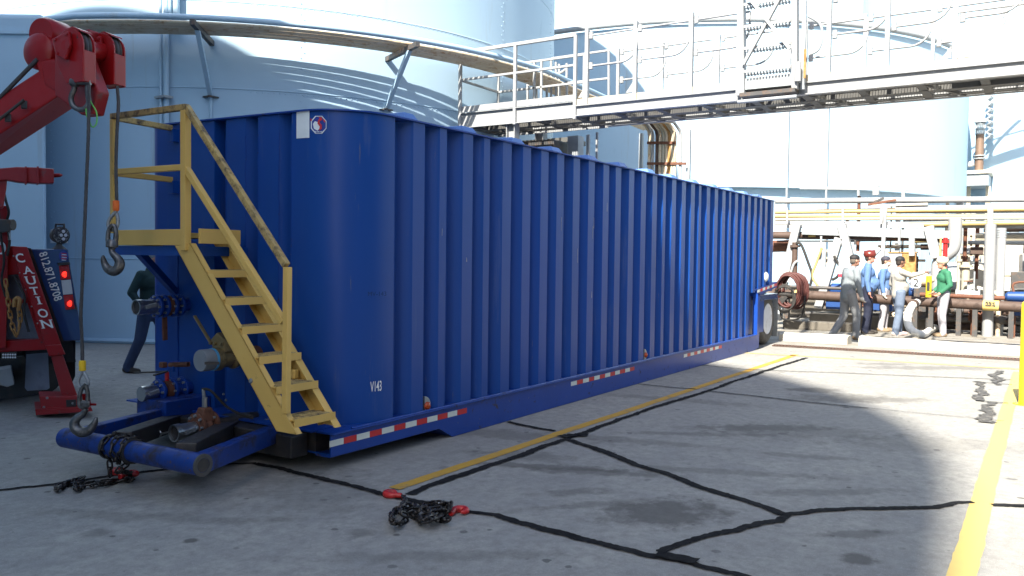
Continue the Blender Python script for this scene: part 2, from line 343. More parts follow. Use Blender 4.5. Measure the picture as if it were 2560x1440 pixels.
TAR = [([(-80, 1236), (140, 1209), (290, 1188), (430, 1172), (560, 1163), (640, 1160)], .045),
       ([(640, 1160), (760, 1187), (900, 1222), (985, 1243), (1060, 1259), (1150, 1276), (1240, 1289), (1353, 1323), (1457, 1348), (1562, 1374), (1622, 1388), (1700, 1402), (1850, 1440), (1980, 1476)], .062),
       ([(1023, 1238), (1083, 1213), (1207, 1170), (1300, 1141), (1333, 1126), (1417, 1098), (1465, 1082), (1562, 1045), (1643, 1017), (1723, 993), (1775, 977), (1844, 951), (1904, 931), (2000, 900), (2016, 895)], .07),
       ([(1425, 1101), (1482, 1120), (1534, 1138), (1602, 1166), (1659, 1184), (1743, 1217), (1824, 1241), (1884, 1259), (1961, 1287)], .075),
       ([(1961, 1289), (2029, 1280), (2133, 1275), (2246, 1273), (2337, 1269), (2392, 1259), (2432, 1257)], .06), ([(2479, 1264), (2560, 1265), (2640, 1266)], .055),
       ([(1965, 1287), (1949, 1305), (1900, 1311), (1844, 1327), (1763, 1343), (1703, 1362), (1650, 1385)], .055),
       ([(1270, 1056), (1333, 1070), (1388, 1079)], .05), ([(1594, 961), (1691, 971), (1739, 974)], .035), ([(1772, 979), (1844, 987), (1900, 993), (2025, 1007), (2171, 1022)], .035),
       ([(2171, 1022), (2380, 1042), (2510, 1054)], .012), ([(1755, 914), (1868, 925), (2000, 930), (2067, 932), (2275, 941), (2483, 949), (2530, 951)], .03),
       ([(2445, 955), (2452, 978), (2441, 1003)], .10), ([(2478, 1007), (2468, 1030), (2462, 1058)], .11), ([(2500, 928), (2492, 945), (2496, 964)], .10),
       ([(2430, 955), (2530, 963)], .03), ([(2440, 1003), (2520, 1010)], .03), ([(1400, 1094), (1440, 1088), (1470, 1090)], .12), ([(1640, 1390), (1700, 1402), (1740, 1411)], .09)]
for i, (p, wd) in enumerate(TAR):
    rag = wd >= .10
    strip('crack_sealant', p, wd, 'tar_worn' if rag and p[0][0] > 2430 else 'tar', .0065 + .0004 * i, 'black tar sealing a crack in the concrete', .025 if rag else (.008 if wd > .04 else .004), .02, .22 if rag else .10)

# wheel stops and the drain beyond the bay
def block(px0, px1, dep, h, name, label, cat, grp=None, rag=.02):
    a, b = G(*px0), G(*px1); d = (b - a).normalized(); s = V((-d.y, d.x, 0))
    if s.x < 0: s = -s
    mb = MB(); n = 10; pr = [(0, 0), (0, .7 * h), (.22 * dep, h), (.8 * dep, h), (dep, .65 * h), (dep, 0)]
    for i in range(n + 1):
        q = a.lerp(b, i / n); mb.v += [q + s * (x + rnd.gauss(0, rag * .4)) + V((0, 0, max(0, z + (rnd.gauss(0, rag * .5) if z else 0)))) for x, z in pr]
    k = len(pr)
    for i in range(n):
        for j in range(k - 1): mb.f.append((i * k + j, (i + 1) * k + j, (i + 1) * k + j + 1, i * k + j + 1))
    mb.f += [tuple(range(k)), tuple(n * k + j for j in range(k))[::-1]]; mb.mi = [0] * len(mb.f)
    return tag(mb.build(name, 'concrete_block', smooth=35), label, cat, grp)
block((1947, 851), (2118, 862), .38, .17, 'wheel_stop', 'short pale concrete wheel stop beside the trailer wheel', 'wheel stop', 'concrete wheel stops along the far kerb')
block((2146, 864), (2600, 893), .38, .17, 'wheel_stop', 'long pale concrete wheel stop in front of the men', 'wheel stop', 'concrete wheel stops along the far kerb')
dr = root('drain_grate', G(2240, 884), 'rusty slotted drain grate set in the concrete along the far kerb', 'drain grate')
a, b = G(1930, 866), G(2640, 908); d = (b - a).normalized(); s = V((-d.y, d.x, 0)); s = s if s.x > 0 else -s
mb = MB(); mb.cur = 0; mb.add([a + V((0, 0, .004)), b + V((0, 0, .004)), b + s * .30 + V((0, 0, .004)), a + s * .30 + V((0, 0, .004))], [(0, 1, 2, 3)]); mb.build('trough', 'steel_dark', dr)
mb = MB(); Lg = (b - a).length
for i in range(int(Lg / .055)): mb.beam(a + d * (i * .055) + s * .03 + V((0, 0, .012)), a + d * (i * .055) + s * .27 + V((0, 0, .012)), .02, .012)
tag(mb.build('bars', 'rust_brown', dr), kind='stuff')
for k in (.012, .288): MB().beam(a + s * k + V((0, 0, .012)), b + s * k + V((0, 0, .012)), .022, .016).build('edge_rail', 'pipe_rust', dr)

# ------------------------------------------------------------------ storage tanks
def ring_pts(c, r, z, n, a0=0., a1=2 * pi): return [V((c[0] + r * cos(a0 + (a1 - a0) * i / n), c[1] + r * sin(a0 + (a1 - a0) * i / n), z)) for i in range(n + (abs(a1 - a0) < 6.2))]
def cyl_shell(c, R, z0, z1, m, name, parent, n=160, courses=None, roof=1.2):
    zs = courses or [z0, z1]; mb = MB()
    prof = []
    for i, (za, zb) in enumerate(zip(zs, zs[1:])):
        r = R + (.006 if i % 2 else 0); prof += [(za, r), (zb, r)]
    prof += [(z1, R), (z1 + roof, .05)] if roof else []
    mb.lathe((c[0], c[1], 0), (0, 0, 1), prof, n, up=V((1, 0, 0))); return mb.build(name, m, parent, smooth=25)
def rivets(mb, c, R, z, th0, th1, sp=.09, r=.014):
    n = int(abs(th1 - th0) * R / sp)
    for i in range(n):
        t = th0 + (th1 - th0) * i / n; o = V((cos(t), sin(t), 0)); mb.lathe(V((c[0], c[1], z)) + o * (R + .002), o, [(0, r), (.009, r * .8), (.013, r * .2)], 6)
TL = (15.56, 17.577); RL = 7.422
tl = root('storage_tank', (*TL, 0), 'tall pale blue riveted storage tank behind the blue trailer, with pipes round it', 'storage tank')
cyl_shell(TL, RL, 0, 14.9, 'tank_paint', 'shell', tl, 200, [0, 1.55, 3.1, 4.66, 6.22, 7.8, 9.4, 11, 12.6, 14.9])
mb = MB()
for z, t0, t1 in ((1.55, 200, 262), (4.62, 225, 285), (6.2, 225, 292)): rivets(mb, TL, RL, z, radians(t0), radians(t1), .10 if z > 2 else .075)
for th in (196, 232, 268, 291):
    t = radians(th); o = V((cos(t), sin(t), 0)); e = V((-sin(t), cos(t), 0))
    for k in range(130): mb.lathe(V((*TL, 0)) + o * (RL + .004) + e * (.03 if k % 2 else -.03) + V((0, 0, .1 + k * .1)), o, [(0, .014), (.012, .01)], 5)
tag(mb.build('rivets', 'tank_paint', tl), kind='stuff')
mb = MB()
for z in (1.55, 4.66, 6.22): mb.tube(ring_pts(TL, RL + .004, z, 200), .012, 6, closed=True)
tag(mb.build('seam', 'tank_paint', tl))
MB().tube(ring_pts(TL, RL + .03, .05, 160), .05, 6, closed=True).build('base_ring', 'tank_paint', tl)
def on_tank(u, v, off=0.0, c=TL, R=RL):
    d = ray(u, v); dx, dy = d.x, d.y; a = dx * dx + dy * dy; b = -2 * (dx * c[0] + dy * c[1]); k = c[0] ** 2 + c[1] ** 2 - (R + off) ** 2
    t = (-b - sqrt(max(0, b * b - 4 * a * k))) / (2 * a); return CAM + d * t
# placard, conduits on the shell
p = [on_tank(*q, .02) for q in ((127, 608), (170, 608), (170, 573), (127, 573))]
n_ = (p[1] - p[0]).cross(p[3] - p[0]).normalized(); MB().prism(p, n_ * .012).build('placard', 'white_paint', tl)
for u, r in ((402, .028), (416, .05)):
    q = on_tank(u, 250, .09); MB().tube([(q.x, q.y, z) for z in (0.05, 4, 8, 14.5)], r, 10).build('conduit', 'tank_paint', tl, smooth=60)
q = on_tank(409, 240, .1); MB().cbox((q.x, q.y, 4.45), .18, .3, .04).build('conduit_clamp', 'steel_grey', tl)
for u, r in ((425, .03), (441, .06)):
    q = on_tank(u, 20, .12); MB().tube([(q.x, q.y, z) for z in (5.62, 9, 14.5)], r, 10).build('conduit', 'tank_paint', tl, smooth=60)
q = on_tank(527, 300, .03); MB().tube([(q.x, q.y, z) for z in (0.05, 4.5)], .03, 8).build('conduit', 'tank_paint', tl, smooth=60)

# pipes carried round the tank on brackets
ZP = 5.56
pr = root('pipe_bundle', (TL[0] + (RL + .6) * cos(radians(230)), TL[1] + (RL + .6) * sin(radians(230)), ZP), 'bundle of rusty cream pipes curving round the tall pale blue tank', 'pipe bundle')
offs = [.30, .40, .50, .60, .71, .83, .95, 1.08]
for i, o_ in enumerate(offs):
    pts = []
    vv = 84 - 34 * (o_ - .3) / .78; start = PD(112, vv, (ZP - CAM_H) / (636 - vv) * FPX); start.z = ZP
    pts.append(start)
    for t in range(197, 278, 3):
        if proj((TL[0] + (RL + o_) * cos(radians(t)), TL[1] + (RL + o_) * sin(radians(t)), ZP))[0] < 178: continue
        pts.append(V((TL[0] + (RL + o_) * cos(radians(t)), TL[1] + (RL + o_) * sin(radians(t)), ZP + (.06 if i == 7 else 0))))
    e = (pts[-1] - pts[-2]).normalized(); pts.append(pts[-1] + e * 7.0)
    MB().tube(pts, [.035, .04, .034, .04, .036, .042, .035, .05][i], 10).build('pipe', 'tank_paint' if i == 7 else 'pipe_rust_white', pr, smooth=60)
def bracket(u_tip, v_tip, u_foot, v_foot):
    t = on_tank(u_tip, v_tip, 1.35); o = V((t.x - TL[0], t.y - TL[1], 0)).normalized(); b0 = V((*TL, 0)) + o * RL
    a = V((b0.x, b0.y, ZP - .10)); tip = a + o * 1.4
    MB().beam(a, tip, .08, .09).build('bracket_arm', 'steel_dark', tl)
    f = on_tank(u_foot, v_foot, .02); MB().beam(a + o * 1.05 + V((0, 0, -.03)), f, .075, .075).build('bracket_strut', 'tank_paint', tl)
    MB().cbox(f, .2, .2, .025).build('strut_pad', 'steel_dark', tl)
bracket(482, 42, 527, 243); bracket(1042, 98, 964, 275)

TR = (40.47, 16.04); RR = 12.97
tr = root('storage_tank', (*TR, 0), 'broad low white storage tank behind the steel catwalk', 'storage tank')
cyl_shell(TR, RR, 4.3, 10.05, 'tank_paint', 'jacket', tr, 200, roof=1.6)
cyl_shell(TR, RR - .28, 0, 4.35, 'tank_paint', 'lower_shell', tr, 200, roof=0)
MB().tube(ring_pts(TR, RR + .09, 10.17, 200), .10, 8, closed=True).build('rim', 'steel_grey', tr, smooth=60)
for u in (1969, 2068):
    q = on_tank(u, 380, .08, TR, RR); MB().tube([(q.x, q.y, z) for z in (0.2, 10)], .04, 8).build('conduit', 'steel_grey', tr, smooth=60)
TB = (56.0, -1.5); RB = 11.5
tb = root('storage_tank', (*TB, 0), 'distant white storage tank with a zigzag stair behind the brown stack', 'storage tank')
cyl_shell(TB, RB, 0, 22.0, 'tank_paint', 'shell', tb, 160, [0, 2.6, 5.2, 7.8, 10.4, 13, 15.6, 18.2, 22], roof=2)
mb = MB()
for i in range(14):
    u0 = 2470 + (10 if i % 2 else 0); a = on_tank(u0, 235 + i * 8, .5, TB, RB); b = on_tank(2480 if u0 == 2470 else 2470, 243 + i * 8, .5, TB, RB)
    mb.beam(a, b, .35, .07); mb.beam(a + V((0, 0, .6)), b + V((0, 0, .6)), .05, .05)
mb.build('stair', 'steel_grey', tb)
TD = (92.0, 31.8); RD = 20.0  # tank added so the sky gap above the low tank turns white
td = root('storage_tank', (*TD, 0), 'huge far white storage tank added to whiten the sky gap above the broad low one', 'storage tank')
cyl_shell(TD, RD, 0, 36.0, 'tank_paint', 'shell', td, 160, [0, 4, 8, 12, 16, 20, 24, 28, 32, 36], roof=2)
MB().tube(ring_pts(TD, RD + .3, 30, 160), .12, 6, closed=True).build('wind_girder', 'tank_paint', td)
# the round tank behind the photographer whose shade lies over the yard
for (sx_, sy_, R_, H_, lab_) in ((6.0, 8.5, 8.04, 30.0, 'tall round storage tank far behind the camera whose shade lies on the yard'), (7.2, 11.6, 9.0, 14.0, 'lower round storage tank behind the camera that shades the blue trailer')):
    CC = (sx_ - 1.1 * H_ * cos(SUN_AZ), sy_ - 1.1 * H_ * sin(SUN_AZ)); tc_ = root('storage_tank', (*CC, 0), lab_, 'storage tank')
    cyl_shell(CC, R_, 0, H_, 'tank_paint', 'shell', tc_, 160, roof=0)

# pump house at the left of the tall tank
ph = root('pump_house', PD(0, 850, 14.9), 'pale blue metal building at the left edge that the pipes run into', 'building'); ph.location.z = 0; WL[ph].z = 0
e = PD(116, 600, 13.9); e.z = 0; bx = RT0 * -1; by = V((ray(112, 600).x, ray(112, 600).y, 0)).normalized()
q = e + bx * 6; top = PD(100, 38, 13.9).z
MB().hexa([e, q, q + by * 5, e + by * 5] + [p + V((0, 0, top)) for p in (e, q, q + by * 5, e + by * 5)]).build('wall', 'tank_paint', ph, bevel=.09, seg=4)
a = PD(92, 86, 13.8); MB().cbox(a + bx * 3 + V((0, 0, .02)), 6, .12, .05, (bx, by, V((0, 0, 1)))).build('vent_hood', 'tank_paint', ph)
a = PD(92, 109, 13.87); MB().cbox(a + bx * 3, 6, .06, .28, (bx, by, V((0, 0, 1)))).build('vent_panel', 'truck_blue' if False else 'plate_grey_blue', ph)
# ================================================================== BLUE TANK TRAILER
YS, XF, RC_, YB, XR, Z0 = 4.52, 4.70, .48, 7.08, 16.41, .28; RLF = .20
def ztop(x, y): return 2.775 + .004 * (x - 4.7) + .016 * (y - YS)
T = root('tank_trailer', (10.5, 5.7, 0), 'long blue corrugated steel tank trailer with a yellow stair at its front', 'tank trailer')
DEP = .115
def outline(off, n=14):         # plan outline of the tank, counter-clockwise, off > 0 outwards
    P = []; r = RC_ + off
    for i in range(n + 1):
        t = pi + pi / 2 * i / n; P.append((XF + RC_ + r * cos(t), YS + RC_ + r * sin(t)))
    P += [(XR + off, YS - off), (XR + off, YB + off)]
    r = RLF + off
    for i in range(n + 1):
        t = pi / 2 + pi / 2 * i / n; P.append((XF + RLF + r * cos(t), YB - RLF + r * sin(t)))
    return P
def plate(poly, z0, z1, name, m, **k):
    mb = MB(); n = len(poly); f0 = z0 if callable(z0) else (lambda x, y: z0); f1 = z1 if callable(z1) else (lambda x, y: z1)
    mb.add([(x, y, f0(x, y)) for x, y in poly] + [(x, y, f1(x, y)) for x, y in poly],
           [tuple(range(n))[::-1], tuple(range(n, 2 * n))] + [(i, (i + 1) % n, n + (i + 1) % n, n + i) for i in range(n)])
    return mb.build(name, m, T, **k)
plate(outline(-DEP), Z0, lambda x, y: ztop(x, y) - .02, 'shell', 'trailer_blue', smooth=30)
plate(outline(.024), lambda x, y: ztop(x, y) - .010, lambda x, y: ztop(x, y) + .003, 'roof_plate', 'trailer_blue_worn', smooth=30)

# ribs of the right side: sharp outer edge at these X, a third of them narrower
RX = [5.63, 5.94, 6.34, 6.62, 7.0, 7.37, 7.73, 8.07, 8.44, 8.81, 9.19, 9.53, 9.92, 10.3, 10.67, 10.98, 11.36, 11.74, 12.11, 12.39, 12.79, 13.16, 13.53, 13.82, 14.19, 14.56, 14.92, 15.29, 15.64, 15.98, 16.405]
def rib(x1, flat_w, z0, name='side_rib', slant=.085, back=.012):
    zt = ztop(x1, YS) - .012; yo, yi = YS, YS + DEP + .003
    prof = [(x1, yo), (x1 + back, yo + .016), (x1 + back + .006, yi), (x1 - flat_w - slant, yi), (x1 - flat_w - slant + .02, yi - .018), (x1 - flat_w - .022, yo + .018), (x1 - flat_w, yo)]
    n = len(prof)
    mb = MB(); mb.add([(x, y, z0) for x, y in prof] + [(x, y, zt) for x, y in prof], [tuple(range(n))[::-1], tuple(range(n, 2 * n))] + [(i, (i + 1) % n, n + (i + 1) % n, n + i) for i in range(n)])
    return mb.build(name, 'trailer_blue', T, smooth=24)
for i, x in enumerate(RX):
    pitch = x - (RX[i - 1] if i else 5.24); fw_ = .155 if pitch > .33 else .10
    rib(x, fw_ if x < 16.3 else .2, Z0 if x < 15.25 else 1.07)
# smooth panels wrapped round the two front corners
def wrap_panel(side, name):
    pts = []; n = 16
    if side < 0:
        pts = [(XF, PX(728, 600, XF).y)]
        for i in range(n + 1):
            t = pi + pi / 2 * i / n; pts.append((XF + RC_ + RC_ * cos(t), YS + RC_ + RC_ * sin(t)))
        pts.append((5.24, YS))
    else:
        pts = [(5.6, YB)]
        for i in range(n + 1):
            t = pi / 2 + pi / 2 * i / n; pts.append((XF + RLF + RLF * cos(t), YB - RLF + RLF * sin(t)))
        pts.append((XF, PX(536, 600, XF).y))
    inner = []
    for i, p in enumerate(pts):
        a = V(pts[max(i - 1, 0)]); b = V(pts[min(i + 1, len(pts) - 1)]); d = (b - a).normalized(); nn = V((-d.y, d.x)); inner.append((p[0] + nn.x * (DEP - .004), p[1] + nn.y * (DEP - .004)))
    poly = pts + inner[::-1]; n = len(poly); mb = MB()
    mb.add([(x, y, Z0) for x, y in poly] + [(x, y, ztop(x, y) - .012) for x, y in poly], [(i, (i + 1) % n, n + (i + 1) % n, n + i) for i in range(n)])
    return mb.build(name, 'trailer_blue', T, smooth=38)
wrap_panel(-1, 'corner_panel'); wrap_panel(1, 'corner_panel')
for ua, ub in ((565, 614), (645, 697)):
    ya, yb = PX(ua, 500, XF).y, PX(ub, 500, XF).y
    prof = [(XF, ya), (XF + .02, ya + .012), (XF + DEP, ya + .02), (XF + DEP, yb - .07), (XF + .02, yb - .012), (XF, yb)]; n = 6; mb = MB()
    mb.add([(x, y, Z0) for x, y in prof] + [(x, y, ztop(x, y) - .012) for x, y in prof], [tuple(range(n)), tuple(range(n, 2 * n))[::-1]] + [(i, (i + 1) % n, n + (i + 1) % n, n + i) for i in range(n)])
    mb.build('front_rib', 'trailer_blue', T, smooth=30)
mb = MB(); q = PX(445, 600, XF).y; mb.tube([(XF - .003, q + rnd.gauss(0, .003), .5 + k * .05) for k in range(24)], .006, 5); mb.build('weld_seam', 'trailer_blue_worn', T)

# roof stiffeners whose ends show above the edge
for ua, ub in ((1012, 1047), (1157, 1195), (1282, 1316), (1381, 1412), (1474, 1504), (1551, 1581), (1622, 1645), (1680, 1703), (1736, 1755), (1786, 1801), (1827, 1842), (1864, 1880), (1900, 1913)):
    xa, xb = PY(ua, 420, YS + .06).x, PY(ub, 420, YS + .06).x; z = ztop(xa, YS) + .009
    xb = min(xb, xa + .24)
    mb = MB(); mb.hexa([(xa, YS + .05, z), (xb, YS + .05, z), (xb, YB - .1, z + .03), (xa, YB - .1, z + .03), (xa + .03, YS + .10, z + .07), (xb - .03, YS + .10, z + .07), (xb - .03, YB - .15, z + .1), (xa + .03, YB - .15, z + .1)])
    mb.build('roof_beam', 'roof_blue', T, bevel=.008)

# skirt rail: flange, web, sloped drop, rear upright
sk = [(4.53, .11), (5.86, .11), (6.06, .004), (15.32, .004), (15.60, .035), (15.60, 1.04), (15.40, 1.04), (15.40, Z0), (4.53, Z0)]
mb = MB(); mb.prism([(x, YS - .004, z) for x, z in sk], (0, .012, 0)); mb.build('skirt_web', 'trailer_blue_worn', T)
MB().box((4.53, YS - .03, Z0 - .002), (15.40, YS + .16, Z0 + .012)).build('skirt_flange', 'trailer_blue_worn', T, bevel=.004)
MB().box((4.53, YS + .009, .105), (6.0, YS + .16, .122)).build('lower_flange', 'trailer_blue_worn', T)
MB().hexa([(5.87, YS + .009, .105), (5.87, YS + .3, .105), (6.07, YS + .3, .002), (6.07, YS + .009, .002), (5.88, YS + .009, .12), (5.88, YS + .3, .12), (6.085, YS + .3, .014), (6.085, YS + .009, .014)]).build('drop_plate', 'trailer_blue_worn', T)
MB().box((15.38, YS - .03, Z0 + .012), (15.402, YS + .06, 1.04)).build('upright_flange', 'trailer_blue_worn', T)
MB().box((4.54, YS + .17, .13), (15.3, YB - .1, Z0 - .004)).build('floor_frame', 'black_steel', T)
MB().box((6.1, 4.9, .02), (15.2, 6.6, .128)).build('sump', 'black_steel', T)
MB().box((4.53, YS + .02, .118), (4.56, 5.05, .13)).build('channel_lip', 'trailer_blue', T)
MB().box((4.50, YS + .17, Z0 + .001), (XF + .1, YB, Z0 + .014)).build('front_deck', 'trailer_blue_worn', T)

# reflective tape: alternate white and red pieces on the web
def tape(us, v0, h=.048, zf=None):
    for i, (a, b) in enumerate(zip(us, us[1:])):
        p = PY(a, v0(a), YS - .008); q = PY(b, v0(b), YS - .008)
        z = zf if zf else p.z
        mb = MB(); mb.prism([(p.x + .002, YS - .007, z - h), (q.x - .002, YS - .007, z - h), (q.x - .002, YS - .007, z), (p.x + .002, YS - .007, z)], (0, .0025, 0))
        mb.build('reflective_tape', 'tape_red' if i % 2 else 'tape_white', T)
tape([824, 860, 892, 925, 955, 986, 1014, 1042, 1068, 1094, 1119, 1143, 1167], lambda u: 1100, zf=.238)
tape([1428, 1443, 1458, 1473, 1486, 1500, 1513, 1526, 1538, 1550, 1563, 1575, 1586], lambda u: 940, zf=.243)
tape([1710, 1719, 1727, 1736, 1744, 1752, 1760, 1767, 1775, 1783, 1788, 1797, 1805], lambda u: 870, zf=.246)

# marker lamps
for u, v, z in ((1067, 1013, None), (1612, 887, None)):
    p = PY(u, v, YS + .03); c = V((p.x, YS + .012, p.z))
    mb = MB(); mb.prism([c + V((x, 0, z_)) for x, z_ in [(-.05, -.085)] + [(-.05 + .085 * cos(t), .085 * sin(t)) for t in [pi / 2 * k / 6 - 0 for k in range(-6, 7)]] + [(-.05, .085)]], (0, .05, 0)); o = mb.build('marker_housing', 'galv', T, bevel=.006)
    mb = MB(); mb.lathe(c + V((-.02, .002, 0)), (0, -1, 0), [(0, .036), (.016, .034), (.026, .022), (.03, .004)], 16); mb.build('marker_lens', 'amber_lens', o, smooth=60)
p = PY(1917, 692, YS - .02); mb = MB(); mb.lathe(p + V((0, .03, 0)), (0, -1, 0), [(0, .09), (.02, .09), (.05, .06), (.06, .01)], 18); mb.build('marker_lens', 'tape_white', T, smooth=50)

# rear: kicked-up rail, fender bar, axle, wheel, mud flap
a = PY(1886, 724, YS); b = PY(1942, 704, YS); c = PY(1942, 718, YS)
mb = MB(); mb.prism([(a.x, YS - .004, a.z), (b.x, YS - .004, b.z), (b.x, YS - .004, b.z - .11), (a.x + .15, YS - .004, a.z - .13), (a.x + .15, YS - .004, a.z - .02), (a.x, YS - .004, a.z - .02)], (0, .16, 0)); mb.build('kick_rail', 'trailer_blue_worn', T)
us = [1893, 1899, 1905, 1911, 1916, 1922, 1928, 1934, 1941]
for i, (u0, u1) in enumerate(zip(us, us[1:])):
    f = lambda u: a.lerp(b, (u - 1886) / 56.); p, q = f(u0), f(u1); dz = V((0, 0, -.028))
    MB().prism([V((k.x, YS - .008, k.z)) + dz * j for k, j in ((p, 1), (q, 1), (q, 2.8), (p, 2.8))], (0, .003, 0)).build('reflective_tape', 'tape_red' if i % 2 else 'tape_white', T)
a = PY(1893, 738, YS + .05); b = PY(1942, 740, YS + .05)
MB().box((a.x, YS + .03, a.z - .11), (b.x, YS + .7, a.z)).build('fender_bar', 'truck_blue', T, bevel=.01)
MB().box((15.62, 5.0, .15), (15.9, 6.6, 1.0)).build('rear_bulkhead', 'black_steel', T)
wc = PY(1917, 804, 4.66); wc.z = .51
wh = MB(); wh.lathe(wc + V((0, 0, 0)), (0, 1, 0), [(0.0, .29), (-.015, .33), (-.015, .44), (.03, .495), (.08, .51), (.22, .51), (.27, .495), (.3, .44), (.3, .34)], 48)
tw = wh.build('tyre', 'tyre_dusty', T, smooth=40, origin=wc)
mb = MB()
for k in range(44):
    t = 2 * pi * k / 44; o = V((cos(t), 0, sin(t))); mb.beam(wc + o * .512 + V((0, .05, 0)), wc + o * .512 + V((0, .25, 0)), .045, .012, up=o)
tag(mb.build('tread', 'tyre_dusty', tw, origin=wc), kind='stuff')
mb = MB(); mb.lathe(wc, (0, 1, 0), [(-.012, .305), (-.022, .295), (.0, .275), (.07, .262), (.09, .2), (.045, .13), (.02, .11), (-.01, .10), (-.015, .02)], 40); mb.build('rim', 'rim_white', tw, smooth=40, origin=wc)
mb = MB()
for k in range(10):
    t = 2 * pi * k / 10; mb.lathe(wc + V((.16 * cos(t), .07, .16 * sin(t))), (0, -1, 0), [(0, .014), (.03, .012)], 6)
mb.build('wheel_nuts', 'galv', tw, origin=wc)
MB().tube([wc + V((0, .2, 0)), wc + V((0, 1.9, 0))], .07, 12).build('axle', 'black_steel', T)
inst(tw, 'tyre', T, wc + V((0, 1.75, 0)))
MB().box((wc.x + .62, YS + .1, .12), (wc.x + .64, YS + .62, .92)).build('mud_flap', 'galv', T)
MB().box((15.62, YS + .55, .55), (17.0, YS + .75, 1.25)).build('rear_frame', 'black_steel', T)

# writing and stickers wrapped on the near front corner
def on_perim(u, v, lift=.004):       # the pixel's point on the curved corner, by stepping along the ray
    for i in range(400):
        pass
    best = None
    for X in [XF + .002 * k for k in range(0, 300)]:
        if X < XF + RC_: y = YS + RC_ - sqrt(max(0, RC_ ** 2 - (XF + RC_ - X) ** 2))
        else: y = YS
        pu, pv, _ = proj((X, y, 1.5))
        e = abs(pu - u)
        if best is None or e < best[0]: best = (e, X, y)
    _, X, y = best; d = ray(u, v); t = ((X - 0) * d.x + (y - 0) * d.y) / (d.x ** 2 + d.y ** 2); z = CAM_H + d.z * t
    if X <= XF + .003: p = PX(u, v, XF); return p + V((-lift, 0, 0))
    nn = V((X - XF - RC_, y - YS - RC_, 0)).normalized() if X < XF + RC_ else V((0, -1, 0))
    return V((X, y, z)) + nn * lift
def decal(poly, m, name, lift, parent=T):
    return MB().add([on_perim(u, v, lift) for u, v in poly], [tuple(range(len(poly)))]).build(name, m, parent)
mb = MB(); n = 6
for i in range(n + 1):
    u = 742 + 29 * i / n; mb.v += [on_perim(u, 346.5 - 2.0 * i / n, .004), on_perim(u, 278 - 2.5 * i / n, .004)]
mb.f = [(2 * i, 2 * i + 2, 2 * i + 3, 2 * i + 1) for i in range(n)]; mb.mi = [0] * n; mb.build('white_label', 'label_white', T)
oc = lambda r, rx=.88: [(796 + r * rx * cos(pi / 8 + k * pi / 4), 312 + r * sin(pi / 8 + k * pi / 4)) for k in range(8)]
st = decal(oc(24), 'label_white', 'sticker', .004); decal(oc(22), 'decal_blue', 'sticker_field', .006, st)
decal([(784, 322), (783, 310), (788, 303), (795, 306), (799, 312), (800, 321), (793, 327)], 'label_white', 'sticker_wing', .008, st)
decal([(796, 292), (804, 294), (806, 300), (800, 303), (799, 307), (805, 313), (804, 322), (798, 327), (799, 317), (794, 309), (795, 300), (799, 297)], 'decal_red', 'sticker_emblem', .010, st)
for k in range(7): decal([(784 + k * 3.6, 331), (786.3 + k * 3.6, 331), (786.3 + k * 3.6, 328), (784 + k * 3.6, 328)], 'label_white', 'sticker_print', .008, st)
decal([(776, 303), (780, 303), (780, 298), (777, 296)], 'decal_red', 'sticker_print', .008, st); decal([(808, 297), (813, 303), (811, 307), (807, 302)], 'decal_red', 'sticker_print', .008, st)
vs, fs = text2d('V143', 1.0, .012); x0 = min(q[0] for q in vs); x1 = max(q[0] for q in vs); h = max(q[1] for q in vs)
mb = MB(); mb.add([on_perim(927 + 28 * (q[0] - x0) / (x1 - x0), 979 - 25 * q[1] / h - 3.0 * (q[0] - x0) / (x1 - x0), .004) for q in vs], fs); mb.build('lettering', 'white_paint', T)
mb = MB(); lettering(mb, 'MV-143', .05, on_perim(920, 740, .003), (.86, -.5, 0), (0, 0, 1)); mb.build('faded_lettering', 'truck_blue', T)

# ------------------------------------------------------------------ stair (part of the trailer)
XN, XFAR = 4.06, 4.48
st = MB().box((XN + .03, 5.66, 1.76), (XFAR - .03, 6.50, 1.80)).build('stair', 'stair_yellow', T)   # the landing floor carries the rest
def P2(u, v, x): q = PX(u, v, x); return V((x, q.y, q.z))
def stringer(x, top, bot, wd, parts=True):
    d = (bot - top).normalized(); 
    y0, z0, y1, z1 = top.y, top.z, bot.y, bot.z
    poly = [(x, y0, z0), (x, y0 - wd, z0), (x, y1 - wd, z1), (x, y1, z1)]
    mb = MB(); mb.prism(poly, (.012, 0, 0))
    nn = V((0, -(z0 - z1), (y0 - y1))).normalized() * -1
    for y_, s_ in ((0, 1), (-wd, -1)):        # flanges of the channel
        a = V((x, y0 + y_, z0)); b = V((x, y1 + y_, z1)); e = V((0, .012 * s_ * -1, 0)); fl = V((.055 if x < 4.3 else -.055, 0, 0))
        mb.hexa([a, b, b + e, a + e, a + fl, b + fl, b + fl + e, a + fl + e])
    return mb.build('stringer', 'stair_yellow', st, bevel=.003)
nt_, nb = P2(433, 608, XN), P2(690, 1078, XN); wN = nb.y - P2(741, 1081, XN).y
stringer(XN, nt_, nb, wN)
ft, fb = P2(536, 590, XFAR), P2(808, 1060, XFAR); stringer(XFAR, ft, fb, fb.y - P2(851, 1057, XFAR).y)
TV = [(517, 676), (560, 746), (602, 818), (645, 893), (688, 968), (732, 1051)]
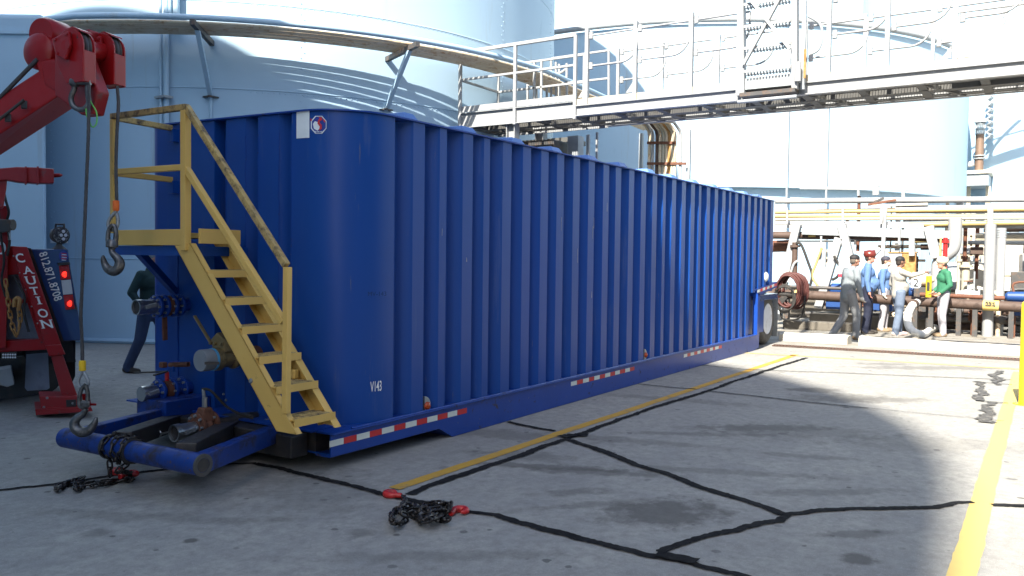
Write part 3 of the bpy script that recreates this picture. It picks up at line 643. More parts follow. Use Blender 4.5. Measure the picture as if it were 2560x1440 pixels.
for u, v in TV:
    p = P2(u, v, XN); q0 = p.y; dy = .19
    t_ = MB(); z = p.z; t_.box((XN + .014, q0 - .0, z - .055), (XFAR - .004, q0 + .006, z)); t_.box((XN + .014, q0 + .006, z - .012), (XFAR - .004, q0 + dy, z - .004)); t_.box((XN + .014, q0 + dy, z - .05), (XFAR - .004, q0 + dy + .006, z))
    tr_ = t_.build('tread', 'stair_yellow', st)
    mb = MB(); n = 17
    for i in range(n):
        for j in range(5):
            x = XN + .04 + (XFAR - XN - .08) * (i + (.5 if j % 2 else 0)) / n; y = q0 + .02 + j * .037
            mb.lathe((x, y, z - .004), (0, 0, 1), [(0, .014), (.007, .011)], 6)
    mb.build('tread_grip', 'rail_worn', st)
L0, LL = P2(455, 590, XN), P2(293, 590, XN)
lv = lambda y: 1.80
MB().box((XN - .006, L0.y - .03, 1.70), (XN + .03, LL.y, 1.825)).build('landing_edge', 'stair_yellow', st, bevel=.003)
MB().box((XN - .002, LL.y - .004, 1.70), (XFAR, LL.y + .03, 1.822)).build('landing_edge', 'stair_yellow', st, bevel=.003)
yn = P2(480, 590, XN).y - .02
MB().box((XN + .05, yn - .015, 1.715), (XFAR + .01, yn + .012, 1.83)).build('landing_nosing', 'stair_yellow', st, bevel=.003)
MB().box((XN + .03, 5.62, 1.62), (XF - .03, 6.62, 1.695)).build('landing_frame', 'trailer_blue', st)
MB().beam(P2(345, 628, XN + .12), P2(438, 730, XF - .02), .05, .06).build('landing_brace', 'trailer_blue', st)
# rails
R1, R2, R0 = P2(464, 268, XN), P2(719, 664, XN), P2(284, 291, XN)
F1, F2, F0 = P2(464, 600, XN), P2(711, 1032, XN), P2(288, 575, XN)
def rail(a, b, m='stair_yellow', w_=.046, nm='handrail'): return MB().beam(a, b, w_, w_, up=(1, 0, 0)).build(nm, m, st, bevel=.004)
rail(V((XN, R0.y + .02, R0.z)), V((XN, R1.y - .02, R1.z)), 'rail_worn'); rail(R1 + V((0, -.012, .0)), R2 + V((0, .012, .0)), 'rail_worn')
rail(V((XN, R0.y, R0.z - .025)), V((XN, R0.y, 1.80)), nm='rail_post'); rail(V((XN, R1.y, R1.z - .025)), V((XN, R1.y, 1.66)), nm='rail_post', w_=.058)
rail(R2 + V((0, 0, -.01)), V((XN, R2.y + .012, F2.z)), 'rail_worn' if False else 'stair_yellow', nm='rail_post')
m0, m1, m2 = P2(286, 430, XN), P2(464, 418, XN), P2(709, 806, XN)
rail(m0, m1, nm='mid_rail'); rail(m1, m2, nm='mid_rail')
for z, u, v, mm in ((R0.z, 403, 308, 'rail_worn'), (m0.z, 403, 441, 'stair_yellow')):
    q = P2(u, v, XF - .05); rail(V((XN + .02, R0.y, z - .01)), V((XF - .05, R0.y + .07, z - .01)), mm, nm='return_rail'); MB().box((XF - .06, R0.y + .03, z - .13), (XF + .01, R0.y + .11, z - .02)).build('rail_bracket', 'trailer_blue', st)
q = P2(741, 1079, XN - .01); MB().prism([P2(714, 1035, XN - .012), P2(742, 1082, XN - .012), P2(730, 1078, XN - .012), P2(706, 1040, XN - .012)], (-.004, 0, 0)).build('foot_gusset', 'stair_yellow', st)
p = P2(735, 935, XFAR - .06); MB().cbox(p, .05, .06, .07).build('lug', 'stair_yellow', st, bevel=.01)
p = P2(627, 952, XN - .004); MB().lathe(p, (-1, 0, 0), [(0, .02), (.008, .016)], 12).build('bolt_head', 'galv', st)

# ------------------------------------------------------------------ valves and pipes at the front
AX = V((-1, 0, 0))
def bolts(mb, c, r, n, br=.012, ln=.02):
    for k in range(n):
        t = 2 * pi * k / n; mb.lathe(c + V((0, r * cos(t), r * sin(t))), AX, [(0, br), (ln, br * .9)], 6)
def coupling(u, v, r, root_, x_end, cap=False):    # cam-lock end in zinc
    c = PX(u, v, x_end)
    mb = MB()
    if cap: mb.lathe(c, -AX, [(0, r * .95), (.012, r), (.10, r), (.14, r * .85)], 24)
    else: mb.lathe(c, -AX, [(0, r), (.03, r * 1.02), (.05, r * .94), (.12, r * .9), (.16, r * .95)], 28); 
    o = mb.build('coupling', 'zinc', root_, smooth=40)
    if not cap:
        MB().lathe(c + AX * .002, AX, [(0, r * .82), (.001, r * .8)], 24).build('coupling_bore', 'black_steel', root_)
        rg = MB(); rg.lathe(c + AX * .002, AX, [(0, r), (.02, r), (.02, r * .86), (.0, r * .84)], 28); rg.build('coupling_lip', 'zinc', root_, smooth=40)
    for s_ in (-1, 1): MB().beam(c - AX * .03 + V((0, s_ * r * 1.05, 0)), c - AX * .12 + V((0, s_ * r * 1.12, .02)), .016, .03).build('cam_arm', 'galv', root_)
    return c
def flange(c, x, r, m, root_, th=.025):
    p = V((x, c.y, c.z)); mb = MB(); mb.lathe(p, AX, [(0, r), (th, r)], 28); o = mb.build('flange', m, root_, smooth=40, bevel=.003)
    mb = MB(); bolts(mb, p + AX * th, r * .8, 8); tag(mb.build('bolts', 'galv', root_), kind='stuff'); return o
def pipe_stub(c, x0, x1, r, m, root_): return MB().tube([(x0, c.y, c.z), (x1, c.y, c.z)], r, 20).build('pipe_stub', m, root_, smooth=50)
XV = 4.22
c = PX(345, 768, XV); v1 = MB().lathe((XF - .02, c.y, c.z), AX, [(-.1, .055), (.34, .055)], 20).build('outlet_valve', 'trailer_blue_worn', T, smooth=50)
coupling(345, 768, .066, v1, XV); 
for x in (4.40, 4.47, 4.55, 4.62): flange(c, x, .10, 'trailer_blue_worn', v1, .022)
MB().lathe((4.52, c.y, c.z), AX, [(0, .085), (.04, .085)], 20).build('valve_body', 'rust_brown', v1, smooth=50)
MB().beam(c + V((.25, 0, -.06)), c + V((.27, .02, -.30)), .02, .04).build('valve_handle', 'rust_brown', v1)
c = PX(352, 985, XV); v2 = MB().lathe((XF - .02, c.y, c.z), AX, [(-.1, .055), (.34, .055)], 20).build('outlet_valve', 'trailer_blue_worn', T, smooth=50)
coupling(352, 985, .066, v2, XV, True)
for x in (4.40, 4.52, 4.62): flange(c, x, .105, 'trailer_blue_worn', v2, .022)
MB().lathe((4.49, c.y, c.z), AX, [(0, .085), (.05, .085)], 20).build('valve_body', 'rust_brown', v2, smooth=50)
MB().tube([(4.47, c.y, c.z + .08), (4.47, c.y, c.z + .16)], .018, 10).build('valve_stem', 'tape_red', v2)
a = V((4.47, c.y, c.z + .165)); MB().beam(a, PX(385, 938, 4.30) + V((0, 0, 0)), .02, .012).build('valve_handle', 'black_steel', v2); MB().beam(a, PX(334, 932, 4.35), .02, .012).build('valve_handle', 'black_steel', v2)
MB().hexa([(4.25, c.y + .1, .20), (4.69, c.y + .1, .20), (4.69, c.y - .3, .20), (4.25, c.y - .3, .20), (4.25, c.y + .1, .40), (4.69, c.y + .1, .40), (4.69, c.y - .3, .40), (4.25, c.y - .3, .40)]).build('valve_shelf', 'skid_blue', v2, bevel=.006)
# brass valve with a long lever
XV = 4.14
c = PX(500, 902, XV); v3 = MB().lathe((XF, c.y, c.z), AX, [(-.05, .075), (.3, .075)], 24).build('brass_valve', 'rust_brown', T, smooth=50)
MB().lathe((XV, c.y, c.z), -AX, [(0, .082), (.008, .086), (.10, .086)], 32).build('end_cap', 'cap_grey', v3, smooth=40)
MB().lathe((XV + .102, c.y, c.z), -AX, [(0, .09), (.018, .09)], 28).build('blue_seal', 'seal_blue', v3, smooth=40)
MB().lathe((XV + .12, c.y, c.z), -AX, [(0, .092), (.05, .095), (.07, .075), (.16, .075), (.18, .095), (.21, .09)], 28).build('valve_body', 'brass', v3, smooth=40)
MB().lathe((XV + .335, c.y, c.z), -AX, [(0, .09), (.012, .09)], 28).build('blue_seal', 'seal_blue', v3, smooth=40)
b_ = V((XV + .22, c.y, c.z)); MB().prism([b_ + V((-.05, -.07, .05)), b_ + V((-.05, .07, .05)), b_ + V((-.05, .095, .15)), b_ + V((-.05, .02, .21)), b_ + V((-.05, -.06, .16))], (.1, 0, 0)).build('bonnet', 'brass', v3, bevel=.01)
for dy in (-.05, .03, .08): MB().lathe(b_ + V((-.052, dy, .12)), AX, [(0, .014), (.02, .012)], 8).build('bonnet_bolt', 'brass', v3)
MB().beam(PX(526, 855, XV + .12), PX(486, 789, XV + .12), .012, .03, up=(1, 0, 0)).build('lever', 'brass', v3, bevel=.004)
MB().beam(PX(512, 908, XV - .02), PX(548, 908, XV + .05), .018, .02).build('cap_pin', 'black_steel', v3)
# small rusty drain pipe
c = PX(440, 912, 4.56); v4 = MB().tube([(4.66, c.y - .06, c.z), (4.60, c.y - .02, c.z)] + [PX(470, 911, 4.56), PX(425, 912, 4.56)], .022, 12).build('drain_pipe', 'rust_brown', T, smooth=50)
MB().cbox(PX(408, 912, 4.55), .05, .06, .05).build('drain_cap', 'rust_brown', v4, bevel=.008); MB().beam(PX(428, 905, 4.54), PX(447, 902, 4.5), .015, .01).build('drain_handle', 'decal_blue', v4); MB().tube([PX(435, 916, 4.55), PX(433, 928, 4.55)], .012, 8).build('drain_spout', 'trailer_blue', v4)
# low rusty valve in the drawbar
XV = 3.95
c = PX(440, 1082, XV); v5 = MB().lathe((XF, c.y, c.z), AX, [(-.05, .05), (.5, .05)], 24).build('low_valve', 'black_steel', T, smooth=50)
coupling(440, 1082, .066, v5, XV)
MB().lathe((XV + .17, c.y, c.z), -AX, [(0, .06), (.03, .085), (.1, .09), (.14, .06)], 24).build('valve_body', 'rust_brown', v5, smooth=40)
for x in (XV + .2, XV + .33): flange(V((0, c.y, c.z + .02)), x, .105, 'rust_brown', v5, .022)
MB().hexa([V((XV + .2, c.y + s1 * .07, c.z + .05)) + V((dx, 0, 0)) for dx in (0, .12) for s1 in (-1, 1)][:2] + [V((XV + .32, c.y + .07, c.z + .05)), V((XV + .32, c.y - .07, c.z + .05))] + [V((XV + .22, c.y - .04, c.z + .16)), V((XV + .22, c.y + .04, c.z + .16)), V((XV + .30, c.y + .04, c.z + .16)), V((XV + .30, c.y - .04, c.z + .16))]).build('valve_neck', 'rust_brown', v5, bevel=.012)
MB().tube([V((XV + .26, c.y, c.z + .15)), V((XV + .26, c.y, c.z + .24))], .022, 6).build('fitting', 'zinc', v5); MB().tube([V((XV + .26, c.y + .02, c.z + .30)), V((XV + .26, c.y + .01, c.z + .24))], .014, 8).build('fitting', 'galv', v5)
MB().tube(smooth_path([V((XV + .26, c.y + .03, c.z + .30)), V((XV + .28, c.y - .05, c.z + .29)), V((XV + .4, c.y - .12, c.z + .14)), V((XV + .55, c.y - .22, c.z + .05))]), .011, 8).build('air_hose', 'rubber', v5, smooth=60)
MB().tube(arc(PX(398, 1084, XV), .022, 0, 2 * pi, 14, V((0, 1, 0)))[:-1], .006, 6, closed=True).build('pull_ring', 'zinc', v5); MB().beam(PX(403, 1084, XV), PX(425, 1080, XV + .03), .014, .014).build('cam_arm', 'zinc', v5)
for u in (640, 664):
    c = PX(u, 1054, XF - .10); MB().lathe(c, -AX, [(0, .022), (.12, .022)], 14).build('electric_socket', 'galv', T, smooth=40)

# ------------------------------------------------------------------ front bumper pipe and drawbar
ZB = .275
bL, bR = G(163, 1087, ZB + .02), G(508, 1163, ZB); bL.z = bR.z = ZB; r_ = .072
bd = (bR - bL).normalized()
bp = MB().tube([bL, bR], r_, 28).build('bumper_pipe', 'skid_blue', T, smooth=50)
mb = MB(); mb.lathe(bR + bd * .001, bd, [(0, r_ * .62), (.002, r_ * .6)], 24); mb.build('pipe_bore', 'black_steel', bp)
mb = MB(); mb.lathe(bR, bd, [(-.01, r_ * 1.02), (.004, r_ * 1.02), (.004, r_ * .66), (-.01, r_ * .6)], 28); mb.build('pipe_rim', 'steel_dark', bp, smooth=40)
for u in (286, 342):
    f = (u - 163) / 345.; q = bL.lerp(bR, f); mb = MB(); mb.lathe(q, bd, [(-.012, r_), (-.012, r_ * 1.22), (.012, r_ * 1.22), (.012, r_)], 28); mb.build('collar', 'black_steel', bp, smooth=40)
q0 = bR + bd * -.05; q1 = PX(712, 1098, 4.56); q1.z = ZB - .02
def channel(a, b, name, m, w_=.06, h_=.14):
    return MB().beam(a, b, w_, h_).build(name, m, T, bevel=.008)
channel(q0, q1, 'drawbar_arm', 'skid_blue', .09, .13); channel(bL + bd * .06 + V((.05, 0, 0)), V((4.6, bL.y + .3, ZB)), 'drawbar_arm', 'skid_blue', .09, .12)
channel(bL.lerp(bR, .36) + V((.08, 0, .03)), PX(470, 1042, 4.66), 'drawbar_brace', 'black_steel', .14, .12); channel(bL.lerp(bR, .80) + V((.1, 0, .03)), PX(590, 1062, 4.6), 'drawbar_brace', 'black_steel', .14, .12)
MB().beam(PX(480, 1055, 4.5), PX(640, 1045, 4.62), .12, .10).build('cross_pipe', 'black_steel', T, bevel=.03)
MB().box((4.35, 4.75, .10), (4.52, 6.6, .27)).build('cross_member', 'black_steel', T, bevel=.01)
MB().beam(V((3.6, 5.2, .16)), V((4.5, 5.4, .16)), .3, .05).build('skid_plate', 'black_steel', T)

# welds, drips and small fittings that break up the front
for ua in (565, 614, 645, 697, 728):
    y = PX(ua, 600, XF).y; MB().tube([(XF - .001 + rnd.gauss(0, .001), y + rnd.gauss(0, .0015), Z0 + .05 + k * .1) for k in range(24)], .004, 5).build('weld_seam', 'trailer_blue_worn', T)
MB().tube([V((x, YS - .008 + rnd.gauss(0, .002), Z0 + .016)) for x in [4.75 + .11 * k for k in range(96)]], .011, 5).build('weld_seam', 'trailer_blue_worn', T)
for i in range(9):
    u, v = rnd.uniform(1010, 1700), rnd.uniform(500, 800); x = PY(u, v, YS).x; k = min(range(len(RX)), key=lambda j: abs(RX[j] - x)); p = V((RX[k] - .06 + rnd.uniform(-.05, .05), YS - .0015, PY(u, v, YS).z)); h_ = rnd.uniform(.04, .22)
    MB().prism([p, p + V((.004, 0, -.01)), p + V((.003 + rnd.uniform(-.006, .006), 0, -h_)), p + V((-.002, 0, -h_ * .9))], (0, -.0015, 0)).build('paint_scrape', 'galv', T)
for u, v in ((560, 985), (566, 1000), (700, 1062)): MB().lathe(PX(u, v, XF), AX, [(0, .012), (.012, .010)], 6).build('plug', 'galv', T)
# ================================================================== RED WRECKER TRUCK
TKD = 8.35
K = root('wrecker_truck', PD(-60, 1020, TKD + 1.0), 'red and blue heavy wrecker truck with its boom raised at the left edge', 'tow truck'); K.location.z = 0; WL[K].z = 0
FH = V((ray(40, 700).x, ray(40, 700).y, 0)).normalized()
def face(poly, D, dep, name, m, parent=K, **k):       # outline seen on the truck's rear plane, given its real depth
    return MB().prism([PD(u, v, D) for u, v in poly], FH * dep).build(name, m, parent, **k)
# outrigger leg with lettering
leg = face([(26, 615), (68, 617), (154, 864), (113, 866)], TKD, .17, 'outrigger_leg', 'truck_red', bevel=.008)
face([(113, 864), (153, 861), (164, 886), (123, 891)], TKD - .02, .21, 'leg_collar', 'truck_red', bevel=.008)
face([(127, 890), (157, 887), (194, 990), (155, 992)], TKD + .02, .13, 'inner_leg', 'truck_red_worn', bevel=.006)
face([(98, 990), (195, 990), (196, 1026), (104, 1030)], TKD - .05, .34, 'foot_pad', 'truck_red_worn', bevel=.012)
face([(88, 1024), (228, 1018), (232, 1028), (90, 1038)], TKD - .12, .5, 'foot_plate', 'truck_red_worn')
face([(165, 1000), (190, 999), (190, 1018), (166, 1020)], TKD - .056, .01, 'foot_pocket', 'black_steel')
face([(205, 985), (224, 985), (228, 1016), (208, 1018)], TKD + .1, .04, 'foot_lug', 'truck_red'); face([(226, 1009), (241, 1009), (241, 1014), (226, 1014)], TKD + .1, .05, 'foot_pin', 'truck_red')
vs0 = {}
LT = {'C': ((50, 645), 21, 24), 'A': ((70, 675), 21, 20), 'U': ((77, 701), 24, 22), 'T': ((86, 727), 21, 20), 'I': ((97, 751), 5.5, 20), 'O': ((107, 783), 25, 23), 'N': ((117, 810), 27, 22)}
ex, ey = (1.0, -.06), (.33, -.94)        # along a line of text, and up the slanting letters, in the leg's face
for ch, ((cx_, cy_), wd, hg) in LT.items():
    vs, fs = text2d(ch, 1.0, .015); x0, x1 = min(q[0] for q in vs), max(q[0] for q in vs); y0, y1 = min(q[1] for q in vs), max(q[1] for q in vs)
    mp = lambda x, y: PD(cx_ + (x - .5) * wd * ex[0] - (y - .5) * hg * .30, cy_ + (x - .5) * wd * ex[1] - (y - .5) * hg * .95, TKD - .012)
    mb = MB(); mb.add([mp((q[0] - x0) / (x1 - x0), (q[1] - y0) / (y1 - y0)) for q in vs], fs)
    ser = {'A': [(0, 0, .36), (1, 0, .36)], 'U': [(.1, 1, .34), (.9, 1, .34)], 'T': [(.5, 0, .45)], 'I': [(.5, 0, 2.2), (.5, 1, 2.2)], 'N': [(.06, 0, .32), (.06, 1, .3), (.94, 1, .32)]}.get(ch, [])
    for x, y, w_ in ser:
        t = .09; ya, yb = (y, y + t) if y < .5 else (y - t, y)
        mb.add([mp(x - w_ / 2, ya) - FH * .001, mp(x + w_ / 2, ya) - FH * .001, mp(x + w_ / 2, yb) - FH * .001, mp(x - w_ / 2, yb) - FH * .001], [(0, 1, 2, 3)])
    mb.build('letter', 'white_paint', leg)
# frame behind the leg
fr = face([(-60, 500), (19, 515), (22, 570), (15, 870), (-60, 880)], TKD + .02, .3, 'mast', 'truck_red', bevel=.01)
face([(-20, 547), (28, 549), (24, 580), (-20, 582)], TKD - .05, .4, 'mast_collar', 'steel_dark', bevel=.01)
p = PD(31, 562, TKD + .1); MB().lathe(p, RT0, [(-.06, .055), (.01, .055)], 20).build('pivot_pin', 'black_steel', K, smooth=40)
for poly, nm in (([(-40, 618), (36, 615), (48, 684), (-40, 686)], 'upper_plate'), ([(15, 680), (52, 678), (54, 685), (15, 688)], 'cross_bar'), ([(15, 749), (76, 748), (80, 757), (15, 758)], 'cross_bar'), ([(-60, 855), (112, 848), (118, 874), (-60, 884)], 'rear_bumper')):
    face(poly, TKD + .06, .14, nm, 'truck_red', bevel=.005)
face([(-60, 640), (62, 640), (104, 853), (-60, 860)], TKD + .25, .05, 'back_panel', 'plate_grey_blue')
face([(45, 684), (54, 684), (110, 850), (98, 850)], TKD + .06, .12, 'inner_brace', 'truck_red')
# white badge on the mast
c = (2, 620); mb = MB(); mb.prism([PD(c[0] + 13 * cos(t), c[1] + 16 * sin(t), TKD + .012) for t in [2 * pi * k / 18 for k in range(18)]], FH * .004); mb.build('badge', 'label_white', K)
mb = MB(); mb.prism([PD(0 + 7 * cos(t), 622 + 10 * sin(t), TKD + .008) for t in [2 * pi * k / 12 for k in range(12)]], FH * .003); mb.build('badge_mark', 'tape_red', K)
# blue body side with tail lamp
body = face([(76, 622), (170, 623), (174, 655), (204, 832), (202, 851), (158, 853)], TKD + .12, 1.6, 'body_panel', 'truck_blue', bevel=.012)
face([(68, 619), (78, 621), (160, 855), (150, 857)], TKD + .10, .2, 'body_edge', 'black_steel')
for (p, m_) in (([(147, 664), (172, 662), (177, 698), (152, 700)], 'lens_red'), ([(153, 701), (177, 699), (182, 735), (158, 737)], 'lens_clear'), ([(158, 738), (182, 736), (187, 772), (164, 775)], 'lens_red')):
    face(p, TKD + .085, .05, 'tail_lens', m_, body, bevel=.004)
for (u, v) in ((163, 686), (176, 759)):
    mb = MB(); mb.lathe(PD(u, v, TKD + .083), -FH, [(0, .030), (.004, .024), (.006, .006)], 16); mb.build('lit_lamp', 'lens_red_lit', body, smooth=60)
face([(144, 657), (174, 655), (176, 661), (146, 664)], TKD + .06, .08, 'lamp_hood', 'black_steel', body); face([(187, 764), (194, 770), (193, 774), (187, 774)], TKD + .09, .05, 'lamp_hood', 'black_steel', body)
vs, fs = text2d('812.871.8708', 1.0, .012); x1 = max(q[0] for q in vs); a, b = PD(97, 633, TKD + .112), PD(137, 754, TKD + .112); X = (b - a) / x1; Y = PD(113, 630, TKD + .112) - PD(97, 635, TKD + .112); Y = Y.normalized() * X.length * 1.25
mb = MB(); mb.add([a + X * q[0] + Y * q[1] for q in vs], fs); mb.build('phone_number', 'white_paint', body)
mb = MB(); mb.prism([PD(159 + 12 * cos(t), 640 + 13 * sin(t), TKD + .115) for t in [2 * pi * k / 20 for k in range(20)]], FH * .004); dc = mb.build('flag_decal', 'decal_blue', body)
for k in range(6):
    y = 632 + k * 3.4; face([(153 + (k % 2) * 1.5, y), (168 - abs(k - 2), y + 1), (168 - abs(k - 2), y + 2.8), (153 + (k % 2) * 1.5, y + 1.9)], TKD + .112, .002, 'flag_stripe', 'label_white' if k % 2 else 'decal_red', dc)
# lamp on top, LED bar, flaps, tyres
hd = PD(150, 588, TKD + .2); ax = (FH * -1 + RT0 * .55).normalized()
lamp = MB().lathe(hd, ax, [(-.10, .03), (-.07, .075), (.0, .088), (.02, .09), (.025, .08)], 28).build('work_lamp', 'black_steel', K, smooth=40)
MB().lathe(hd + ax * .0255, ax, [(0, .079), (.004, .07)], 28).build('lamp_lens', 'lamp_led', lamp)
for t in range(7):
    o = hd + ax * .03 + (RT0 * cos(t * pi / 3) + V((0, 0, 1)) * sin(t * pi / 3)) * (.045 if t < 6 else 0); MB().lathe(o, ax, [(0, .017), (.003, .013)], 10).build('led', 'led_white', lamp)
MB().tube([PD(*q, TKD + .2) for q in ((137, 578), (140, 561), (160, 561), (161, 578))], .012, 8).build('lamp_handle', 'black_steel', lamp)
MB().tube([PD(149, 606, TKD + .2), PD(148, 613, TKD + .2), PD(148, 623, TKD + .2)], [.022, .03, .075], 12).build('lamp_foot', 'black_steel', lamp, smooth=50)
bar = face([(3, 882), (42, 880), (42, 898), (3, 900)], TKD + .02, .06, 'light_bar', 'black_steel', bevel=.004)
for i in range(6):
    for j in range(2): MB().lathe(PD(8 + i * 6, 886.5 + j * 7, TKD + .018), -FH, [(0, .010), (.004, .008)], 8).build('led', 'led_white', bar)
face([(66, 886), (120, 882), (124, 970), (118, 974), (68, 977), (62, 970)], TKD + .5, .012, 'mud_flap', 'plate_grey_blue'); face([(150, 850), (189, 852), (188, 940), (180, 958), (150, 960)], TKD + 1.0, .03, 'mud_flap', 'rubber')
for u, dd in ((-60, 1.0), (-10, 1.0)):
    c = PD(u, 930, TKD + dd); c.z = .52; t_ = MB().lathe(c - RT0 * .14, RT0, [(0, .33), (0, .46), (.04, .52), (.26, .52), (.3, .46), (.3, .33)], 40).build('tyre', 'rubber', K, smooth=40)
c = PD(100, 930, TKD + 1.4); c.z = .52; MB().lathe(c - RT0 * .16, RT0, [(0, .33), (0, .46), (.04, .52), (.26, .52), (.3, .46), (.3, .33)], 40).build('tyre', 'rubber', K, smooth=40)
face([(-80, 850), (180, 850), (190, 905), (-80, 920)], TKD + .9, 1.2, 'chassis', 'black_steel'); face([(-30, 930), (28, 920), (36, 962), (18, 968), (-30, 955)], TKD + .25, .3, 'hitch', 'steel_grey', bevel=.01)
face([(-80, 905), (60, 890), (100, 985), (-80, 1010)], TKD + .6, .05, 'splash_panel', 'black_steel')
# small red arm
ar = face([(-40, 424), (42, 417), (92, 418), (135, 422), (135, 458), (90, 458), (46, 455), (20, 450), (-40, 452)], TKD - .5, .17, 'jib_arm', 'truck_red_worn', bevel=.01)
MB().tube([PD(134, 439, TKD - .42), PD(150, 438, TKD - .42), PD(156, 438, TKD - .42)], [.02, .018, .006], 10).build('jib_pin', 'truck_red', ar)
face([(-30, 428), (20, 430), (16, 470), (8, 520), (-30, 520)], TKD - .45, .1, 'jib_bracket', 'truck_red_worn', bevel=.012)
for u in (62, 92): face([(u, 416), (u + 5, 416), (u + 5, 459), (u, 459)], TKD - .515, .2, 'jib_band', 'truck_red_worn')
# main boom and its head
BD = 6.3
b1, b2 = (V((150, 150, 0)), V((-160, 345, 0)))
A = [PD(103, 172, BD), PD(150, 236, BD - .06), PD(217, 250, BD + .30), PD(200, 165, BD + .34)]
Bq = [PD(-170, 352, BD - .05), PD(-170, 445, BD - .12), PD(-170, 500, BD + .32), PD(-170, 330, BD + .36)]
MB().hexa(A + Bq).build('boom', 'truck_red', K, bevel=.018, seg=3)
MB().hexa([PD(143, 150, BD - .05), PD(146, 232, BD - .07), PD(232, 240, BD + .30), PD(225, 120, BD + .32), PD(100, 150, BD - .02), PD(110, 215, BD - .03), PD(190, 215, BD + .32), PD(190, 120, BD + .34)]).build('boom_head', 'truck_red', K, bevel=.015, seg=3)
hx = (RT0 * .80 - FH * .60).normalized(); tx = (RT0 * .60 + FH * .80).normalized(); UZ = V((0, 0, 1))
MB().lathe(PD(102, 130, BD + .04) , (tx * 1.0), [(-.07, .03), (-.05, .11), (-.03, .135), (.0, .14), (.03, .12), (.05, .105), (.20, .105), (.23, .12), (.25, .125), (.27, .11), (.30, .10)], 32).build('boom_sheave_hub', 'truck_red', K, smooth=35)
MB().lathe(PD(128, 90, BD + .12), tx, [(-.10, .11), (-.07, .125), (.10, .125), (.13, .11)], 32).build('boom_sheave_hub', 'truck_red', K, smooth=35)
MB().prism([PD(88, 150, BD - .02), PD(98, 185, BD - .02), PD(106, 215, BD - .02), (PD(112, 208, BD - .02)), PD(128, 175, BD - .02), PD(118, 140, BD - .02)], tx * .05).build('guard_plate', 'truck_red', K, bevel=.008)
def housing(u_top, v_top, u_bot, v_bot, D, name):
    top = PD(u_top, v_top, D); bot = PD(u_bot, v_bot, D); H = top.z - bot.z; c = V((bot.x, bot.y, top.z)) - hx * .14 - UZ * .13
    # outline in the plate's own plane: round crown, straight front strip, raked back
    prof = [(.14 * cos(t) * 1.0, .13 * sin(t)) for t in [radians(a) for a in range(0, 181, 15)]] + [(-.14, -.10), (-.035, -H + .13), (.14 - .0, -H + .13)]
    o = None
    for off in (-.062, .045):
        p = [c + hx * a + UZ * b + tx * off for a, b in prof]; q = MB().prism(p, tx * .018).build('side_plate' if o else name, 'truck_red', o or K, bevel=.004); o = o or q
    MB().prism([c + hx * a + UZ * b + tx * -.055 for a, b in ((.125, -.03), (.142, -.03), (.142, -H + .135), (.125, -H + .135))], tx * .110).build('front_strip', 'truck_red', o, bevel=.004)
    MB().prism([c + hx * a + UZ * b + tx * -.055 for a, b in ((-.04, -H + .135), (.13, -H + .135), (.13, -H + .15), (-.04, -H + .15))], tx * .110).build('bottom_strip', 'truck_red', o)
    sh = MB(); sh.lathe(c - tx * .042, tx, [(0, .11), (.008, .128), (.03, .105), (.052, .105), (.074, .128), (.082, .11)], 32); sh.build('sheave', 'steel_dark', o, smooth=30)
    MB().tube(arc(c, .118, radians(-20), radians(110), 12, hx, UZ), .012, 8).build('rope_on_sheave', 'wire_rope', o, smooth=60)
    MB().lathe(c - tx * .10, tx, [(0, .035), (.2, .035)], 16).build('sheave_pin', 'truck_red', o, smooth=40)
    MB().prism([c + hx * a + UZ * b - tx * .10 for a, b in ((-.14, .06), (.03, .10), (.05, .0), (.0, -.10), (-.10, -.06))], tx * .03).build('cheek', 'truck_red', o, bevel=.008)
    MB().prism([c + hx * a + UZ * b - tx * .055 for a, b in ((-.05, .128), (.03, .142), (.10, .115), (.11, .10), (.03, .128), (-.05, .115))], tx * .115).build('rope_guard', 'truck_red', o)
    return V((bot.x, bot.y, bot.z)), c, H
h1, c1, H1 = housing(205, 72, 224, 208, 5.95, 'sheave_housing')
h2, c2, H2 = housing(282, 84, 300, 215, 6.25, 'sheave_housing')
MB().tube([c1 + tx * .02, c2], .07, 20).build('head_crossbar', 'truck_red', K, smooth=40)
MB().prism([c2 + hx * a + UZ * b - tx * .16 for a, b in ((-.30, .12), (-.02, .14), (-.02, -.2), (-.12, -.3), (-.30, -.02))], tx * .12).build('head_web', 'truck_red_worn', K, bevel=.012)
MB().prism([c1 + hx * a + UZ * b + tx * .06 for a, b in ((-.30, .10), (-.05, .10), (.16, -.30), (.10, -.46), (-.02, -.46), (-.30, -.3))], tx * .12).build('head_web', 'truck_red_worn', K, bevel=.012)
# stay cable to the boom head
MB().tube([PD(94, 148, BD - .02), PD(40, 203, BD - .02), PD(-60, 305, BD - .02)], .016, 10).build('stay_cable', 'wire_rope', K, smooth=60)
# shackle hanging under the head
sp = [PD(*q, 5.98) for q in ((184, 203), (186, 222), (180, 236), (178, 250), (184, 266), (200, 274), (214, 270), (222, 256), (220, 240), (219, 220), (220, 206))]
shk = root('bow_shackle', sp[0], 'grey bow shackle hung under the red boom head', 'shackle'); MB().tube(smooth_path(sp, 4), .019, 12).build('bow', 'hook_steel', shk, smooth=60)
MB().lathe(PD(178, 206, 5.96), RT0, [(0, .03), (.045, .032), (.05, .018), (.14, .018)], 14).build('pin', 'hook_steel', shk, smooth=40)
MB().tube(smooth_path([PD(*q, 5.93) for q in ((222, 232), (224, 248), (231, 262), (241, 280), (242, 305), (235, 317), (228, 315), (223, 300), (217, 290), (215, 272))], 5), .005, 6).build('green_cord', 'cord_green', shk, smooth=60)

